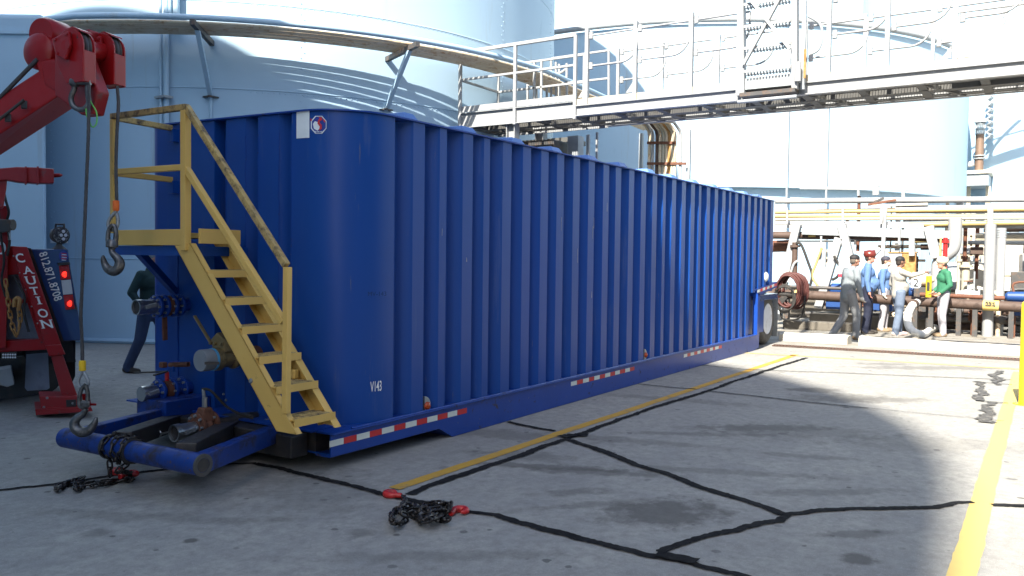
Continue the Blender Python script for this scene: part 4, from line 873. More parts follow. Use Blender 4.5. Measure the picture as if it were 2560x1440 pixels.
# ------------------------------------------------------------------ two winch lines with hooks
def hook_shape(pts, rs, D, name, m, parent): return MB().tube(smooth_path([PD(*q, D) for q in pts], 5), sum([[rs[i] + (rs[min(i + 1, len(rs) - 1)] - rs[i]) * k / 5 for k in range(5)] for i in range(len(rs) - 1)], []) + [rs[-1]], 14).build(name, m, parent, smooth=60)
def strands(path, r):
    mb = MB(); mb.tube(path, r * .86, 10); L_ = 0; pts = smooth_path(path, 24)
    for k in range(6):
        q = []; ph = k * pi / 3; s_ = 0
        for i, p in enumerate(pts):
            if i: s_ += (p - pts[i - 1]).length
            q.append(p + (RT0 * cos(ph + s_ * 22) + FH * sin(ph + s_ * 22)) * r * .62)
        mb.tube(q, r * .42, 5)
    return mb
w1 = root('winch_line', h1, 'winch cable with yellow sleeve and hook hanging above the blue bumper pipe', 'crane hook', 'hooked winch cables from the red boom')
D1 = 5.9
strands([PD(*q, D1) for q in ((222, 212), (221, 330), (215, 480), (210, 600), (205, 720), (202, 790), (205, 850), (206, 902))], .0125).build('cable', 'wire_rope', w1, smooth=60)
MB().lathe(PD(206, 901, D1), (0, 0, -1), [(0, .017), (.004, .022), (.03, .024), (.05, .022), (.07, .024), (.074, .018)], 16).build('sleeve', 'sleeve_yellow', w1, smooth=40)
hook_shape([(207, 928), (198, 945), (196, 958), (201, 968), (210, 971), (218, 966), (221, 955), (216, 942), (209, 929)], [.011] * 9, D1, 'thimble', 'galv', w1)
hook_shape([(214, 962), (204, 972), (199, 990), (199, 1010), (206, 1018), (215, 1016), (219, 1000), (219, 980), (214, 964)], [.014, .014, .015, .017, .018, .017, .015, .014, .014], D1 - .03, 'hook_eye', 'hook_steel', w1)
MB().cbox(PD(212, 1010, D1 - .03), .07, .05, .05, (RT0, FH, UZ)).build('swivel', 'hook_steel', w1, bevel=.012)
hook_shape([(215, 1022), (208, 1034), (193, 1046), (186, 1058), (190, 1072), (205, 1080), (221, 1077), (233, 1064), (239, 1050), (240, 1042)], [.018, .022, .028, .034, .037, .038, .033, .026, .017, .006], D1 - .03, 'hook', 'hook_steel', w1)
w2 = root('winch_line', h2, 'winch cable with orange sleeve and hook hanging beside the yellow landing', 'crane hook', 'hooked winch cables from the red boom')
D2 = 6.15
strands([PD(*q, D2) for q in ((293, 216), (296, 260), (292, 340), (290, 420), (292, 502))], .0125).build('cable', 'wire_rope', w2, smooth=60)
MB().lathe(PD(290, 501, D2), (0, 0, -1), [(0, .017), (.004, .023), (.04, .024), (.07, .023), (.078, .018)], 16).build('sleeve', 'sleeve_orange', w2, smooth=40)
hook_shape([(291, 528), (276, 545), (270, 560), (274, 572), (283, 575), (292, 568), (295, 552), (292, 534)], [.013] * 8, D2, 'thimble', 'galv', w2)
hook_shape([(282, 562), (272, 575), (270, 600), (276, 610), (286, 608), (290, 590), (288, 570), (282, 562)], [.015, .015, .018, .02, .02, .018, .015, .015], D2 - .03, 'hook_eye', 'hook_steel', w2)
MB().lathe(PD(280, 599, D2 - .03), (0, 0, -1), [(0, .03), (.02, .042), (.055, .042), (.06, .025), (.075, .02)], 18).build('swivel', 'hook_steel', w2, smooth=35)
hook_shape([(277, 618), (281, 632), (293, 645), (299, 656), (296, 670), (284, 678), (270, 672), (262, 660), (258, 646), (258, 638)], [.017, .022, .029, .035, .037, .037, .032, .025, .017, .006], D2 - .03, 'hook', 'hook_steel', w2)

# ------------------------------------------------------------------ chains
def link_mesh():
    a, b, r = .020, .0135, .0066; P = []
    for k in range(7): t = -pi / 2 + pi * k / 6; P.append(V((a + b * cos(t), b * sin(t), 0)))
    for k in range(7): t = pi / 2 + pi * k / 6; P.append(V((-a + b * cos(t), b * sin(t), 0)))
    return P, r
LP, LR_ = link_mesh()
def chain(name, path, label, loc, sc=1.08, group=None, m='chain_steel'):
    ro = root(name, loc, label, 'chain', group); pts = smooth_path(path, 12); d = [0]
    for p, q in zip(pts, pts[1:]): d.append(d[-1] + (q - p).length)
    step = .0505 * sc; n = int(d[-1] / step); j = 0; first = None
    for k in range(n):
        s_ = k * step + step / 2
        while d[j + 1] < s_: j += 1
        t = (s_ - d[j]) / max(1e-6, d[j + 1] - d[j]); p = pts[j].lerp(pts[j + 1], t); X = (pts[j + 1] - pts[j]).normalized(); _, sd_, u = frame(X)
        ang = (k % 2) * pi / 2 + rnd.uniform(-.4, .4) + pi / 4; Yv = sd_ * cos(ang) + u * sin(ang); R_ = Matrix((X, Yv, X.cross(Yv))).transposed().to_euler()
        if first is None:
            first = MB().tube([q * sc for q in LP], LR_ * sc, 6, closed=True).build('link', m, None, smooth=60); first.parent = ro; first.location = p - V(loc); first.rotation_euler = R_
        else: inst(first, 'link', ro, p, R_)
    return ro
def chain_hook(ro, at, ang, sc=1.0):
    X = V((cos(ang), sin(ang), 0)); Y = V((-sin(ang), cos(ang), 0)); at = V(at) + UZ * .022
    P = [at + X * (x * sc) + Y * (y * sc) for x, y in ((.0, 0), (.03, .012), (.06, .035), (.10, .038), (.125, .012), (.12, -.018), (.095, -.034), (.065, -.026))]
    r = [.016, .019, .021, .024, .024, .022, .018, .008]; r = [q * sc for q in r]
    rr = sum([[r[i] + (r[i + 1] - r[i]) * k / 5 for k in range(5)] for i in range(7)], []) + [r[-1]]
    MB().tube(smooth_path(P, 5), rr, 12).build('grab_hook', 'hook_red', ro, smooth=60)
cp = [(1008, 1240), (1012, 1255), (1003, 1266), (990, 1275), (978, 1290), (985, 1306), (1008, 1306), (1016, 1290), (1000, 1280), (1008, 1268), (1030, 1264), (1048, 1276), (1030, 1288), (1050, 1292), (1072, 1280), (1060, 1264), (1080, 1258), (1104, 1258), (1118, 1262), (1112, 1276), (1088, 1272), (1072, 1288), (1050, 1300), (1080, 1300), (1108, 1290), (1120, 1278), (1124, 1262), (1100, 1266), (1092, 1284), (1064, 1296), (1040, 1294), (1024, 1278), (1060, 1272), (1094, 1296), (1118, 1300), (1128, 1292)]
ch = chain('tow_chain', [G(u, v, .012 + .028 * (i % 3)) for i, (u, v) in enumerate(cp)], 'heap of black chain with two red grab hooks on the tar crack', G(1050, 1280), 1.12, 'black tow chains')
q = G(1004, 1247); chain_hook(ch, q, math.atan2(*(lambda d: (d.y, d.x))(G(962, 1238) - q)), 1.0)
q = G(1126, 1293); chain_hook(ch, q, math.atan2(*(lambda d: (d.y, d.x))(G(1170, 1280) - q)), 1.0)
pw = []
for u in (292, 316, 338):
    f = (u - 163) / 345.; c = bL.lerp(bR, f); R_ = r_ + .016; s2 = V((-bd.y, bd.x, 0)); s2 = s2 if s2.x < 0 else -s2
    pw += [c - UZ * .2 + s2 * .02] if not pw else []
    for a in ((-70, 0, 60, 120, 180, 250) if len(pw) < 8 else (250, 180, 120, 60, 0, -70)): pw.append(c + s2 * (R_ * cos(radians(a))) + UZ * (R_ * sin(radians(a))) + bd * rnd.uniform(-.015, .015))
gp = [(322, 1190), (330, 1198), (300, 1200), (262, 1204), (228, 1206), (196, 1208), (168, 1213), (146, 1222), (140, 1218), (160, 1208), (190, 1200), (205, 1196), (192, 1204), (190, 1222), (215, 1218), (255, 1210), (290, 1205), (320, 1196)]
hang = [bL.lerp(bR, (338 - 163) / 345.) + V((-.09, 0, -.12)), G(325, 1182, .08)]
ch = chain('tow_chain', pw + hang + [G(u, v, .012 + .02 * (i % 2)) for i, (u, v) in enumerate(gp)], 'black chain wrapped round the blue bumper pipe and trailing on the concrete', G(300, 1195), 1.05, 'black tow chains')
q = G(312, 1190, .03); chain_hook(ch, q, math.atan2(*(lambda d: (d.y, d.x))(G(276, 1178) - G(312, 1190))), 1.0)
q = G(300, 1200, .02); chain_hook(ch, q, math.atan2(*(lambda d: (d.y, d.x))(G(345, 1188) - G(300, 1200))), 1.0)
# brown chain hung on the truck's cross bar
bc = chain('hanging_chain', [PD(*q, TKD - .05) for q in ((14, 700), (18, 735), (26, 790), (34, 825), (41, 836), (47, 822), (50, 790), (44, 752))], 'rusty brown chain looped over the red truck frame', PD(40, 790, TKD - .05), 1.25, None, 'rust_orange')
MB().tube(smooth_path([PD(*q, TKD - .06) for q in ((36, 768), (36, 752), (44, 745), (50, 751), (48, 764), (46, 776))], 4), .02, 10).build('grab_hook', 'rust_orange', bc, smooth=60)

# hoses, fittings and fasteners of the wrecker
for i, pts in enumerate(([(8, 470), (14, 500), (22, 530), (16, 560), (24, 600), (18, 640)], [(-6, 500), (2, 590), (10, 650), (4, 700), (14, 742)], [(34, 690), (52, 720), (62, 745), (60, 780), (72, 830)])):
    MB().tube(smooth_path([PD(*q, TKD - .02 - .01 * i) for q in pts], 5), .012, 8).build('hydraulic_hose', 'rubber', K, smooth=60)
MB().tube([PD(60, 250, BD - .14), PD(-60, 345, BD - .16)], .012, 8).build('boom_line', 'black_steel', K, smooth=60)
for u, v in ((60, 262), (20, 295)): MB().cbox(PD(u, v, BD - .12), .05, .04, .06, (RT0, FH, UZ)).build('line_clamp', 'black_steel', K, bevel=.008)
for c_ in (c1, c2):
    for a_, b_ in ((-.10, .05), (.02, .08), (.04, -.01), (.0, -.085), (-.08, -.05)): MB().lathe(c_ + hx * a_ + UZ * b_ - tx * .10, -tx, [(0, .014), (.010, .012)], 6).build('cheek_bolt', 'truck_red_worn', K)
for u, v in ((118, 995), (182, 1008), (110, 1018)): MB().lathe(PD(u, v, TKD - .05), -FH, [(0, .014), (.01, .012)], 6).build('foot_bolt', 'galv', K)
for k in range(5): u, v = 34 + k * 15, 640 + k * 42; MB().lathe(PD(u, v, TKD + .0), -FH, [(0, .009), (.006, .007)], 6).build('leg_bolt', 'galv', K)
face([(20, 560), (27, 560), (27, 600), (20, 600)], TKD - .03, .04, 'valve_block', 'steel_grey')
# ================================================================== STEEL CATWALK OVER THE BAY
XC, XW = 13.7, 15.05
def C(u, v, x=XC): q = PX(u, v, x); return V((x, q.y, q.z))
yl, ym, yr = C(1152, 300).y, C(1440, 260).y, -2.5
W = root('catwalk', (XC, 4, 0), 'white steel catwalk with swing rails crossing high above the blue trailer', 'catwalk')
ZB0, ZB1, ZT, ZF = 4.29, 4.47, 4.57, 4.70
zl = 4.26
# left landing section: deep channel fascia, kick plate, rails
MB().box((XC, ym, zl), (XC + .012, yl, 4.55)).build('fascia', 'steel_white', W); MB().box((XC - .006, ym, 4.575), (XC + .006, yl, 4.69)).build('kick_plate', 'steel_white', W)
for z in (zl, 4.55): MB().box((XC - .05, ym, z - .006), (XC + .001, yl, z + .006)).build('fascia_flange', 'steel_white', W)
def tube_rail(a, b, r=.022, m='steel_white', nm='rail', par=W): return MB().beam(a, b, r * 2, r * 2).build(nm, m, par, bevel=.006)
for u in (1153, 1290, 1440):
    y = C(u, 200).y; tube_rail(V((XC - .03, y, zl - .03)), V((XC - .03, y, 5.77)), .03, nm='rail_post')
tube_rail(V((XC - .03, ym, 5.77)), V((XC - .03, yl, 5.77)), .032, nm='handrail'); tube_rail(V((XC - .03, ym, 5.22)), V((XC - .03, yl, 5.22)), nm='mid_rail')
ye = yl
for x in (XC, XW):
    tube_rail(V((x, ye, 5.77)), V((XW, ye, 5.77)), nm='handrail') if x == XC else None
tube_rail(V((XC, ye, 5.22)), V((XW, ye, 5.22)), nm='mid_rail')
yfar = 9.2
for z in (5.77, 5.22): tube_rail(V((XW, yfar - 1.2, z)), V((XW, yl, z)), nm='handrail')
for y in (yl, yl - .9, yfar - .2, yfar - 1.2): tube_rail(V((XW, y, 4.3)), V((XW, y, 5.77)), nm='rail_post')
# main girders and deck framing
for x, nm in ((XC, 'girder'), (XW, 'girder')):
    MB().box((x, yr, ZB0), (x + .014, ym, ZB1)).build(nm, 'steel_white', W)
    for z in (ZB0, ZB1): MB().box((x - .05 if x == XC else x - .04, yr, z - .007), (x + .05, ym, z + .007)).build('girder_flange', 'steel_white', W)
    MB().box((x - .004, yr, 4.49), (x + .006, ym - .02, 4.60)).build('toe_plate', 'steel_cream', W)
MB().box((XW, ym, zl), (XW + .014, yl, 4.5)).build('girder', 'steel_white', W)
n = 15
for i in range(n + 1):
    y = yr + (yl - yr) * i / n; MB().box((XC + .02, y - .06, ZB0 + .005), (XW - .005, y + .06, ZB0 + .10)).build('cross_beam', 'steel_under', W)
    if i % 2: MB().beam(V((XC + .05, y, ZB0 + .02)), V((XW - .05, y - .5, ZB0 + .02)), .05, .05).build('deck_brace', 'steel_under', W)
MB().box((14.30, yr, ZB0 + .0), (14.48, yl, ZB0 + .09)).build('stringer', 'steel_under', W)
# open grating deck: bearing bars and cross rods
mb = MB(); y = yr
while y < yl:
    mb.box((XC + .03, y, 4.415), (XW - .01, y + .008, 4.445)); y += .042
for k in range(9):
    x = XC + .06 + k * .155; mb.box((x, yr, 4.43), (x + .012, yl, 4.441))
tag(mb.build('grating', 'steel_grey', W), kind='stuff')
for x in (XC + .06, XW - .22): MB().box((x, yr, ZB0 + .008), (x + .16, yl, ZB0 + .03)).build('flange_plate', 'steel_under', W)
# posts and swing rails of the loading side (near) and the far side
def gate(x, y0, wd, par, s=-1):
    z1, z0, r = 5.72, 5.17, .30
    path = [V((x, y0, z0)), V((x, y0 + s * (wd - r), z0))] + [V((x, y0 + s * (wd - r + r * sin(t)), z0 + r - r * cos(t))) for t in (.26, .52, .78, 1.05, 1.31, 1.57)] + [V((x, y0 + s * wd, z1))]
    MB().tube(path, .019, 10).build('swing_rail', 'steel_white', par, smooth=60)
    MB().tube([V((x, y0, z1)), V((x, y0 + s * wd, z1))], .019, 10).build('swing_rail', 'steel_white', par, smooth=60)
    for z in (z0, z1): MB().lathe(V((x, y0 + s * .04, z - .06)), (0, 0, 1), [(0, .04), (.12, .04)], 12).build('hinge', 'steel_white', par, smooth=40)
pu = [1467, 1588, 1727, 2070, 2216, 2385]
for i, u in enumerate(pu):
    y = C(u, 200).y; MB().box((XC - .04, y - .034, ZB1 + .008), (XC + .04, y + .034, 5.86)).build('rail_post', 'steel_white', W, bevel=.006)
    MB().prism([(XC, y + .045, 4.62), (XC, y + .18, 4.62), (XC, y + .045, 4.80)], (.012, 0, 0)).build('post_gusset', 'steel_white', W)
    gate(XC - .02, y - .05, .95 if u < 2000 else .8, W)
for u in (1545, 1655, 1795, 2013, 2160, 2330):
    y = PX(u, 200, XW).y; MB().box((XW - .03, y - .028, 4.49), (XW + .03, y + .028, 5.8)).build('rail_post', 'steel_white', W, bevel=.006); gate(XW - .02, y - .05, .95, W)
MB().box((XC - .02, yr, 5.80), (XC + .02, C(2386, 200).y, 5.835)).build('handrail', 'steel_white', W); MB().box((XC - .03, yr, 5.25), (XC + .02, C(2386, 200).y, 5.29)).build('mid_rail', 'steel_white', W)
MB().box((XC - .002, yr, 4.61), (XC + .01, C(2390, 200).y, 5.0)).build('side_sheet', 'steel_white', W)
# legs
for y, x in ((C(1275, 330).y, XC + .1), (C(1275, 330).y + .1, XW)):
    MB().box((x - .01, y - .09, 0), (x + .01, y + .09, 4.27)).build('column_web', 'steel_white', W)
    for k in (-1, 1): MB().box((x - .09, y + k * .09 - .008, 0), (x + .09, y + k * .09 + .008, 4.27)).build('column_flange', 'steel_white', W)
for y in (yr + .3,):
    for x in (XC + .1, XW): MB().box((x - .09, y - .09, 0), (x + .09, y + .09, 4.28)).build('column', 'steel_white', W, bevel=.01)
MB().box((14.6, 7.6, 3.05), (14.7, 9.6, 3.25)).build('pipe_support', 'steel_grey', W); MB().box((15.3, 8.25, .0), (15.55, 8.5, 4.2)).build('column', 'steel_grey', W); MB().box((15.3, 8.0, 0), (15.36, 8.06, 4.2)).build('drop_pipe', 'steel_white', W); MB().box((15.1, 7.7, 0), (15.14, 7.74, 4.2)).build('drop_pipe', 'steel_white', W)
MB().box((14.9, 8.6, 3.4), (15.9, 9.8, 4.1)).build('junction_box', 'steel_dark', W, bevel=.02)

# the folding gangway stowed upright against the catwalk
gw = root('folding_gangway', (XC - .25, C(1935, 100).y, 4.5), 'white folding gangway stair raised upright on the catwalk', 'gangway')
ya, yb = C(1868, 100).y, C(1998, 100).y; XG = XC - .22; lean = .10
gz = lambda z: XG + (z - 4.4) * lean * -1
for y in (ya, yb):
    MB().hexa([(gz(4.35) - .03, y - .045, 4.35), (gz(4.35) + .12, y - .045, 4.35), (gz(4.35) + .12, y + .045, 4.35), (gz(4.35) - .03, y + .045, 4.35), (gz(7.4) - .03, y - .045, 7.4), (gz(7.4) + .12, y - .045, 7.4), (gz(7.4) + .12, y + .045, 7.4), (gz(7.4) - .03, y + .045, 7.4)]).build('side_rail', 'steel_white', gw, bevel=.008)
    s_ = -1 if y == yb else 1
    MB().box((gz(4.6) + .1, y + s_ * .10 - .03, 4.35), (gz(4.6) + .16, y + s_ * .10 + .03, 7.4)).build('outer_rail', 'steel_grey' if y == yb else 'steel_white', gw)
for z in (4.72, 5.08, 5.42, 5.76, 6.1, 6.44, 6.8):
    x = gz(z); MB().box((x - .03, yb + .05, z - .045), (x + .01, ya - .05, z)).build('tread', 'steel_white', gw)
    mb = MB(); k = 0; y = yb + .08
    while y < ya - .08: mb.box((x - .035, y, z - .085), (x + .10, y + .022, z - .046)); y += .05
    tag(mb.build('tread_teeth', 'steel_grey', gw), kind='stuff')
MB().beam(V((gz(4.8) - .06, ya - .05, 4.80)), V((gz(5.9) - .06, yb + .05, 6.0)), .05, .05).build('cross_brace', 'steel_white', gw); MB().beam(V((gz(4.8) - .09, yb + .05, 4.95)), V((gz(5.9) - .09, ya - .05, 5.95)), .05, .05).build('cross_brace', 'steel_white', gw)
MB().box((XG - .06, yb - .02, 4.30), (XG + .2, ya + .02, 4.36)).build('hinge_bar', 'steel_dark', gw); MB().tube([(XG - .05, yb - .05, 4.22), (XG - .05, ya + .05, 4.22)], .03, 10).build('hinge_tube', 'steel_grey', gw, smooth=60)
MB().box((XG + .02, yb, 4.42), (XG + .2, ya, 4.6)).build('flap', 'steel_grey', gw)
p = C(2012, 165, XG); MB().tube([V((XG, p.y, 4.5)), V((XG, p.y, 4.95))], .018, 8).build('latch_rod', 'rust_orange', gw)
MB().tube([V((XG - .05, yb - .06, 4.45)), V((XG - .05, yb - .06, 4.75))], .05, 12).build('spring', 'steel_white', gw)
MB().tube(smooth_path([C(2020, 40, XC - .1), C(2050, 60, XC - .1), C(2055, 95, XC - .1), C(2045, 125, XC - .1), C(2022, 137, XC - .1)]), .022, 8).build('stop_hoop', 'steel_grey', gw, smooth=60)

# second landing and stair top by the tall tank
L2 = root('tank_stair', (16.6, 8.6, 0), 'white stair landing with rails between the catwalk and the tall tank', 'stair landing')
def C2(u, v, x): q = PX(u, v, x); return V((x, q.y, q.z))
xx = 16.3
for (a, b) in (((1248, 166), (1307, 158)), ((1248, 228), (1307, 219)), ((1380, 146), (1522, 126)), ((1380, 212), (1520, 196))): tube_rail(C2(*a, xx), C2(*b, xx), nm='rail', par=L2)
for u, v0, v1 in ((1245, 160, 255), (1250, 165, 255), (1306, 158, 245), (1319, 163, 245), (1341, 182, 245), (1367, 186, 238), (1378, 146, 238), (1390, 155, 236), (1398, 160, 236), (1417, 158, 232), (1522, 126, 240)):
    tube_rail(C2(u, v0, xx), C2(u, v1 + 30, xx), .022, nm='rail_post', par=L2)
MB().tube(smooth_path([C2(1342, 183, xx), C2(1330, 195, xx), C2(1322, 215, xx)]), .04, 8).build('curved_stringer', 'steel_white', L2); MB().tube(smooth_path([C2(1345, 183, xx), C2(1375, 186, xx), C2(1400, 182, xx), C2(1416, 172, xx)]), .03, 8).build('curved_rail', 'steel_white', L2)
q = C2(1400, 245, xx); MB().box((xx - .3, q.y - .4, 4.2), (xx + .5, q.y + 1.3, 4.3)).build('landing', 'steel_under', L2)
for dy in (-.3, 1.1): MB().box((xx, q.y + dy, 0), (xx + .12, q.y + dy + .12, 4.2)).build('leg', 'steel_grey', L2)

# rusty conduits standing in the sun behind the trailer
cx_ = 21.6
cb = root('conduit_bundle', (cx_, PX(1660, 400, cx_).y, 0), 'row of rusty vertical conduits standing behind the blue trailer roof', 'conduit bundle')
for i, u in enumerate((1624, 1632, 1643, 1651, 1659, 1667, 1674, 1681, 1688, 1702)):
    p = PX(u, 340, cx_); t = PX(u - 6, 300, cx_); MB().tube([V((cx_, p.y, 0)), V((cx_, p.y, 4.5)), V((cx_, p.y, p.z)), V((cx_ - .03, p.y + .02, p.z + .15)), V((cx_ - .3, p.y + .08, p.z + .33)), V((cx_ - 3.5, p.y + .5, p.z + .36))], .045, 10).build('conduit', ['pipe_rust_white', 'steel_white', 'pipe_rust', 'pipe_rust_white', 'steel_cream', 'pipe_rust_white', 'rust_orange', 'steel_cream', 'pipe_rust_white', 'steel_white'][i], cb, smooth=60)
for v in (357, 409): a, b = PX(1618, v, cx_ - .06), PX(1690 if v < 400 else 1715, v, cx_ - .06); MB().beam(a, b, .04, .07).build('strap', 'rust_brown', cb)
for dy in (-.7, .7): MB().box((cx_ + .1, PX(1660, 400, cx_).y + dy, 0), (cx_ + .2, PX(1660, 400, cx_).y + dy + .1, 5.2)).build('support', 'steel_grey', cb)
# ================================================================== PIPE RACK AND PUMPS BEHIND THE KERB
def Q(u, v, x): return PX(u, v, x)
def run(name, pts, r, m, label, cat, x, grp=None, n=12, ext=True):
    P = [Q(u, v, x) for u, v in pts]
    if ext: P.append(P[-1] + (P[-1] - P[0]).normalized() * 3.5)
    ro = root(name, P[0], label, cat, grp); MB().tube(P, r, n).build('pipe', m, ro, smooth=60); return ro
XR1 = 23.0
HP = 'horizontal pipes on the rack behind the men'
r1 = run('rack_pipe', [(1938, 503), (2170, 501), (2560, 498)], .075, 'steel_white', 'uppermost thick white pipe running along the rack', 'pipe', XR1 + .6, HP)
r2 = run('rack_pipe', [(2240, 524), (2560, 522)], .10, 'steel_white', 'thick white pipe second from the top right of the rack', 'pipe', XR1 + .4, HP)
r3 = run('rack_pipe', [(1938, 531), (2240, 527)], .05, 'pipe_yellow', 'thin yellow pipe highest of three beside the trailer end', 'pipe', XR1 + .2, HP)
r4 = run('rack_pipe', [(1938, 541), (2560, 540)], .05, 'pipe_yellow', 'thin yellow pipe in the middle of the rack', 'pipe', XR1 + .1, HP)
r5 = run('rack_pipe', [(1938, 549), (2200, 547), (2560, 545)], .04, 'steel_cream', 'thin cream pipe just under the yellow ones', 'pipe', XR1, HP)
r6 = run('rack_pipe', [(2270, 562), (2560, 557)], .06, 'pipe_yellow', 'lowest yellow pipe at the right of the rack', 'pipe', XR1 - .2, HP)
r7 = run('rack_pipe', [(1938, 559), (2300, 562)], .07, 'steel_white', 'white pipe resting on the struts of the rack', 'pipe', XR1 - .1, HP)
r8 = run('rack_pipe', [(1928, 588), (2200, 590), (2390, 597)], .10, 'pipe_rust', 'thick brown pipe below the grey beam with a yellow band', 'pipe', XR1 - .3, HP, ext=False)
MB().tube([Q(2023, 588, XR1 - .3), Q(2041, 588, XR1 - .3)], .104, 12).build('band', 'line_yellow_bright', r8, smooth=60)
r9 = run('rack_pipe', [(1925, 616), (1985, 614)], .16, 'rust_brown', 'short fat brown pipe end beside the trailer', 'pipe', XR1 + .2, HP, ext=False)
# frame: beam, posts, slanting struts
F_ = root('steel_rack', Q(2200, 800, XR1 - .5), 'white steel frame with slanting struts carrying the pipes', 'pipe rack')
F_.location.z = 0; WL[F_].z = 0
MB().beam(Q(2006, 577, XR1 - .45), Q(2375, 588, XR1 - .45), .12, .20).build('beam', 'steel_grey', F_, bevel=.01)
MB().beam(Q(1936, 566, XR1 - .3), Q(2310, 566, XR1 - .3), .10, .08).build('beam', 'steel_white', F_)
def strut(a, b, w_, m='steel_white', x=XR1 - .5, nm='strut', xb=None): return MB().beam(Q(*a, x), Q(*b, xb or x), w_, w_).build(nm, m, F_, bevel=.008)
strut((1994, 560), (1953, 735), .20); strut((1953, 735), (1944, 800), .2, 'steel_grey'); strut((2098, 595), (2046, 770), .20); strut((2104, 560), (2126, 650), .20); strut((2322, 566), (2342, 645), .22); strut((2200, 620), (2172, 650), .10); strut((2213, 520), (2206, 660), .09)
for u, v0, v1, w_ in ((2205, 522, 560, .09), (1968, 520, 560, .05), (2107, 523, 560, .05), (2280, 592, 640, .13), (2476, 520, 570, .12)): strut((u, v0), (u, v1), w_, nm='post')
for u, v0, v1, x in ((2477, 560, 850, 21.9), (2504, 570, 735, 22.3)):
    p, q = Q(u, v0, x), Q(u - 4, v1, x); MB().tube([V((x, p.y, p.z)), V((x, p.y, 0))], .115 if u == 2477 else .10, 16).build('pipe_column', 'steel_white', F_, smooth=60)
for v in (574, 580, 586, 592): c = Q(2503, v, 22.3); MB().lathe(c, (0, 0, 1), [(-.012, .108), (.012, .108)], 16).build('ring', 'steel_grey', F_)
strut((2000, 470), (2300, 474), .07, nm='brace', x=XR1 + 1); strut((2146, 470), (2146, 490), .06, nm='post', x=XR1 + 1); strut((2190, 463), (2190, 488), .15, nm='post', x=XR1 + 1); strut((2258, 475), (2258, 498), .08, nm='post', x=XR1 + 1)
for (a, b, m_) in (((2240, 500), (2170, 512), 'rust_brown'), ((2180, 515), (2320, 510), 'steel_cream'), ((2186, 505), (2210, 495), 'steel_dark')): strut(a, b, .06, m_, nm='bracket', x=XR1 + .3)
# big elbow pipe and other risers
e = root('elbow_pipe', Q(2345, 690, 22.6), 'thick white pipe bending down to the left behind the man in green', 'pipe')
MB().tube(smooth_path([Q(2388, 545, 22.6), Q(2387, 600, 22.6), Q(2380, 625, 22.6), Q(2360, 643, 22.6), Q(2345, 665, 22.6), Q(2344, 740, 22.6)], 5), .15, 16).build('pipe', 'steel_white', e, smooth=60)
for u, v0, v1, r, m_, lab in ((2364, 594, 700, .05, 'hook_red', 'thin red riser pipe beside the thick white elbow'), (1988, 606, 690, .075, 'pipe_rust', 'brown riser pipe behind the hose reel'), (2053, 590, 650, .03, 'steel_white', 'thin white riser between the two slanting struts'), (2249, 564, 612, .03, 'steel_white', 'thin white riser above the rusty box'),
        (2352, 595, 640, .025, 'pipe_yellow', 'thin yellow riser left of the red one'), (2398, 640, 735, .04, 'steel_cream', 'thin cream riser right of the man in green'), (2415, 655, 735, .09, 'steel_cream', 'fat cream riser right of the man in green'), (2138, 600, 612, .03, 'steel_dark', 'short dark pipe stub under the beam')):
    ro = root('riser', Q(u, v1, 22.4), lab, 'pipe', 'upright pipes around the rack'); p, q = Q(u, v0, 22.4), Q(u, v1, 22.4); MB().tube([V((22.4, p.y, p.z)), V((22.4, p.y, max(.3, q.z)))], r, 12).build('pipe', m_, ro, smooth=60)
    if r > .035: MB().lathe(V((22.4, p.y, p.z - .1)), (0, 0, 1), [(-.03, r * 1.7), (.03, r * 1.7)], 14).build('flange', m_, ro)
# rail of the crude line in front
oil = root('oil_pipe', Q(2200, 750, 21.6), 'long dark brown oil pipe with yellow marking bands behind the men', 'pipe')
P = [Q(1925, 733, 21.6), Q(2100, 742, 21.6), Q(2300, 754, 21.6), Q(2480, 764, 21.6), Q(2600, 770, 21.6)]
MB().tube(P, .115, 16).build('pipe', 'pipe_rust', oil, smooth=60)
def on_oil(u):
    for a, b, ua, ub in zip(P, P[1:], (1925, 2100, 2300, 2480), (2100, 2300, 2480, 2600)):
        if ua <= u <= ub: return a.lerp(b, (u - ua) / (ub - ua))
MB().tube([on_oil(1990), on_oil(2023)], .119, 16).build('band', 'line_yellow_bright', oil, smooth=60); MB().tube([on_oil(2458), on_oil(2498)], .119, 16).build('band', 'line_yellow_bright', oil, smooth=60)
a, b = on_oil(1993), on_oil(2020); X = (b - a); mb = MB(); lettering(mb, 'CRUDE OIL', .13, a + V((-.121, 0, -.045)), X.normalized(), V((0, 0, 1)), 0, wid=X.length * .86, bold=.01)
c = b + V((-.121, 0, 0)); mb.add([c - X * .10 + UZ * .012, c - X * .10 - UZ * .012, c - X * .04 - UZ * .012, c - X * .04 - UZ * .035, c, c - X * .04 + UZ * .035, c - X * .04 + UZ * .012], [tuple(range(7))]); mb.build('lettering', 'ink_black', oil)
a, b = on_oil(2464), on_oil(2492); X = b - a; mb = MB(); lettering(mb, 'CRUDE OIL', .13, a + V((-.121, 0, -.01)), X.normalized(), V((0, 0, 1)), 0, wid=X.length * .9, bold=.01); mb.build('lettering', 'ink_black', oil)
for u in (1970, 2150, 2290, 2330, 2400, 2440, 2530): p = on_oil(u); MB().box((21.5, p.y - .05, 0), (21.7, p.y + .05, p.z - .11)).build('stand', 'steel_dark', oil)
run('rack_pipe', [(1935, 715), (2120, 722)], .04, 'steel_dark', 'thin dark pipe above the oil line beside the hose reel', 'pipe', 21.8, HP, ext=False)
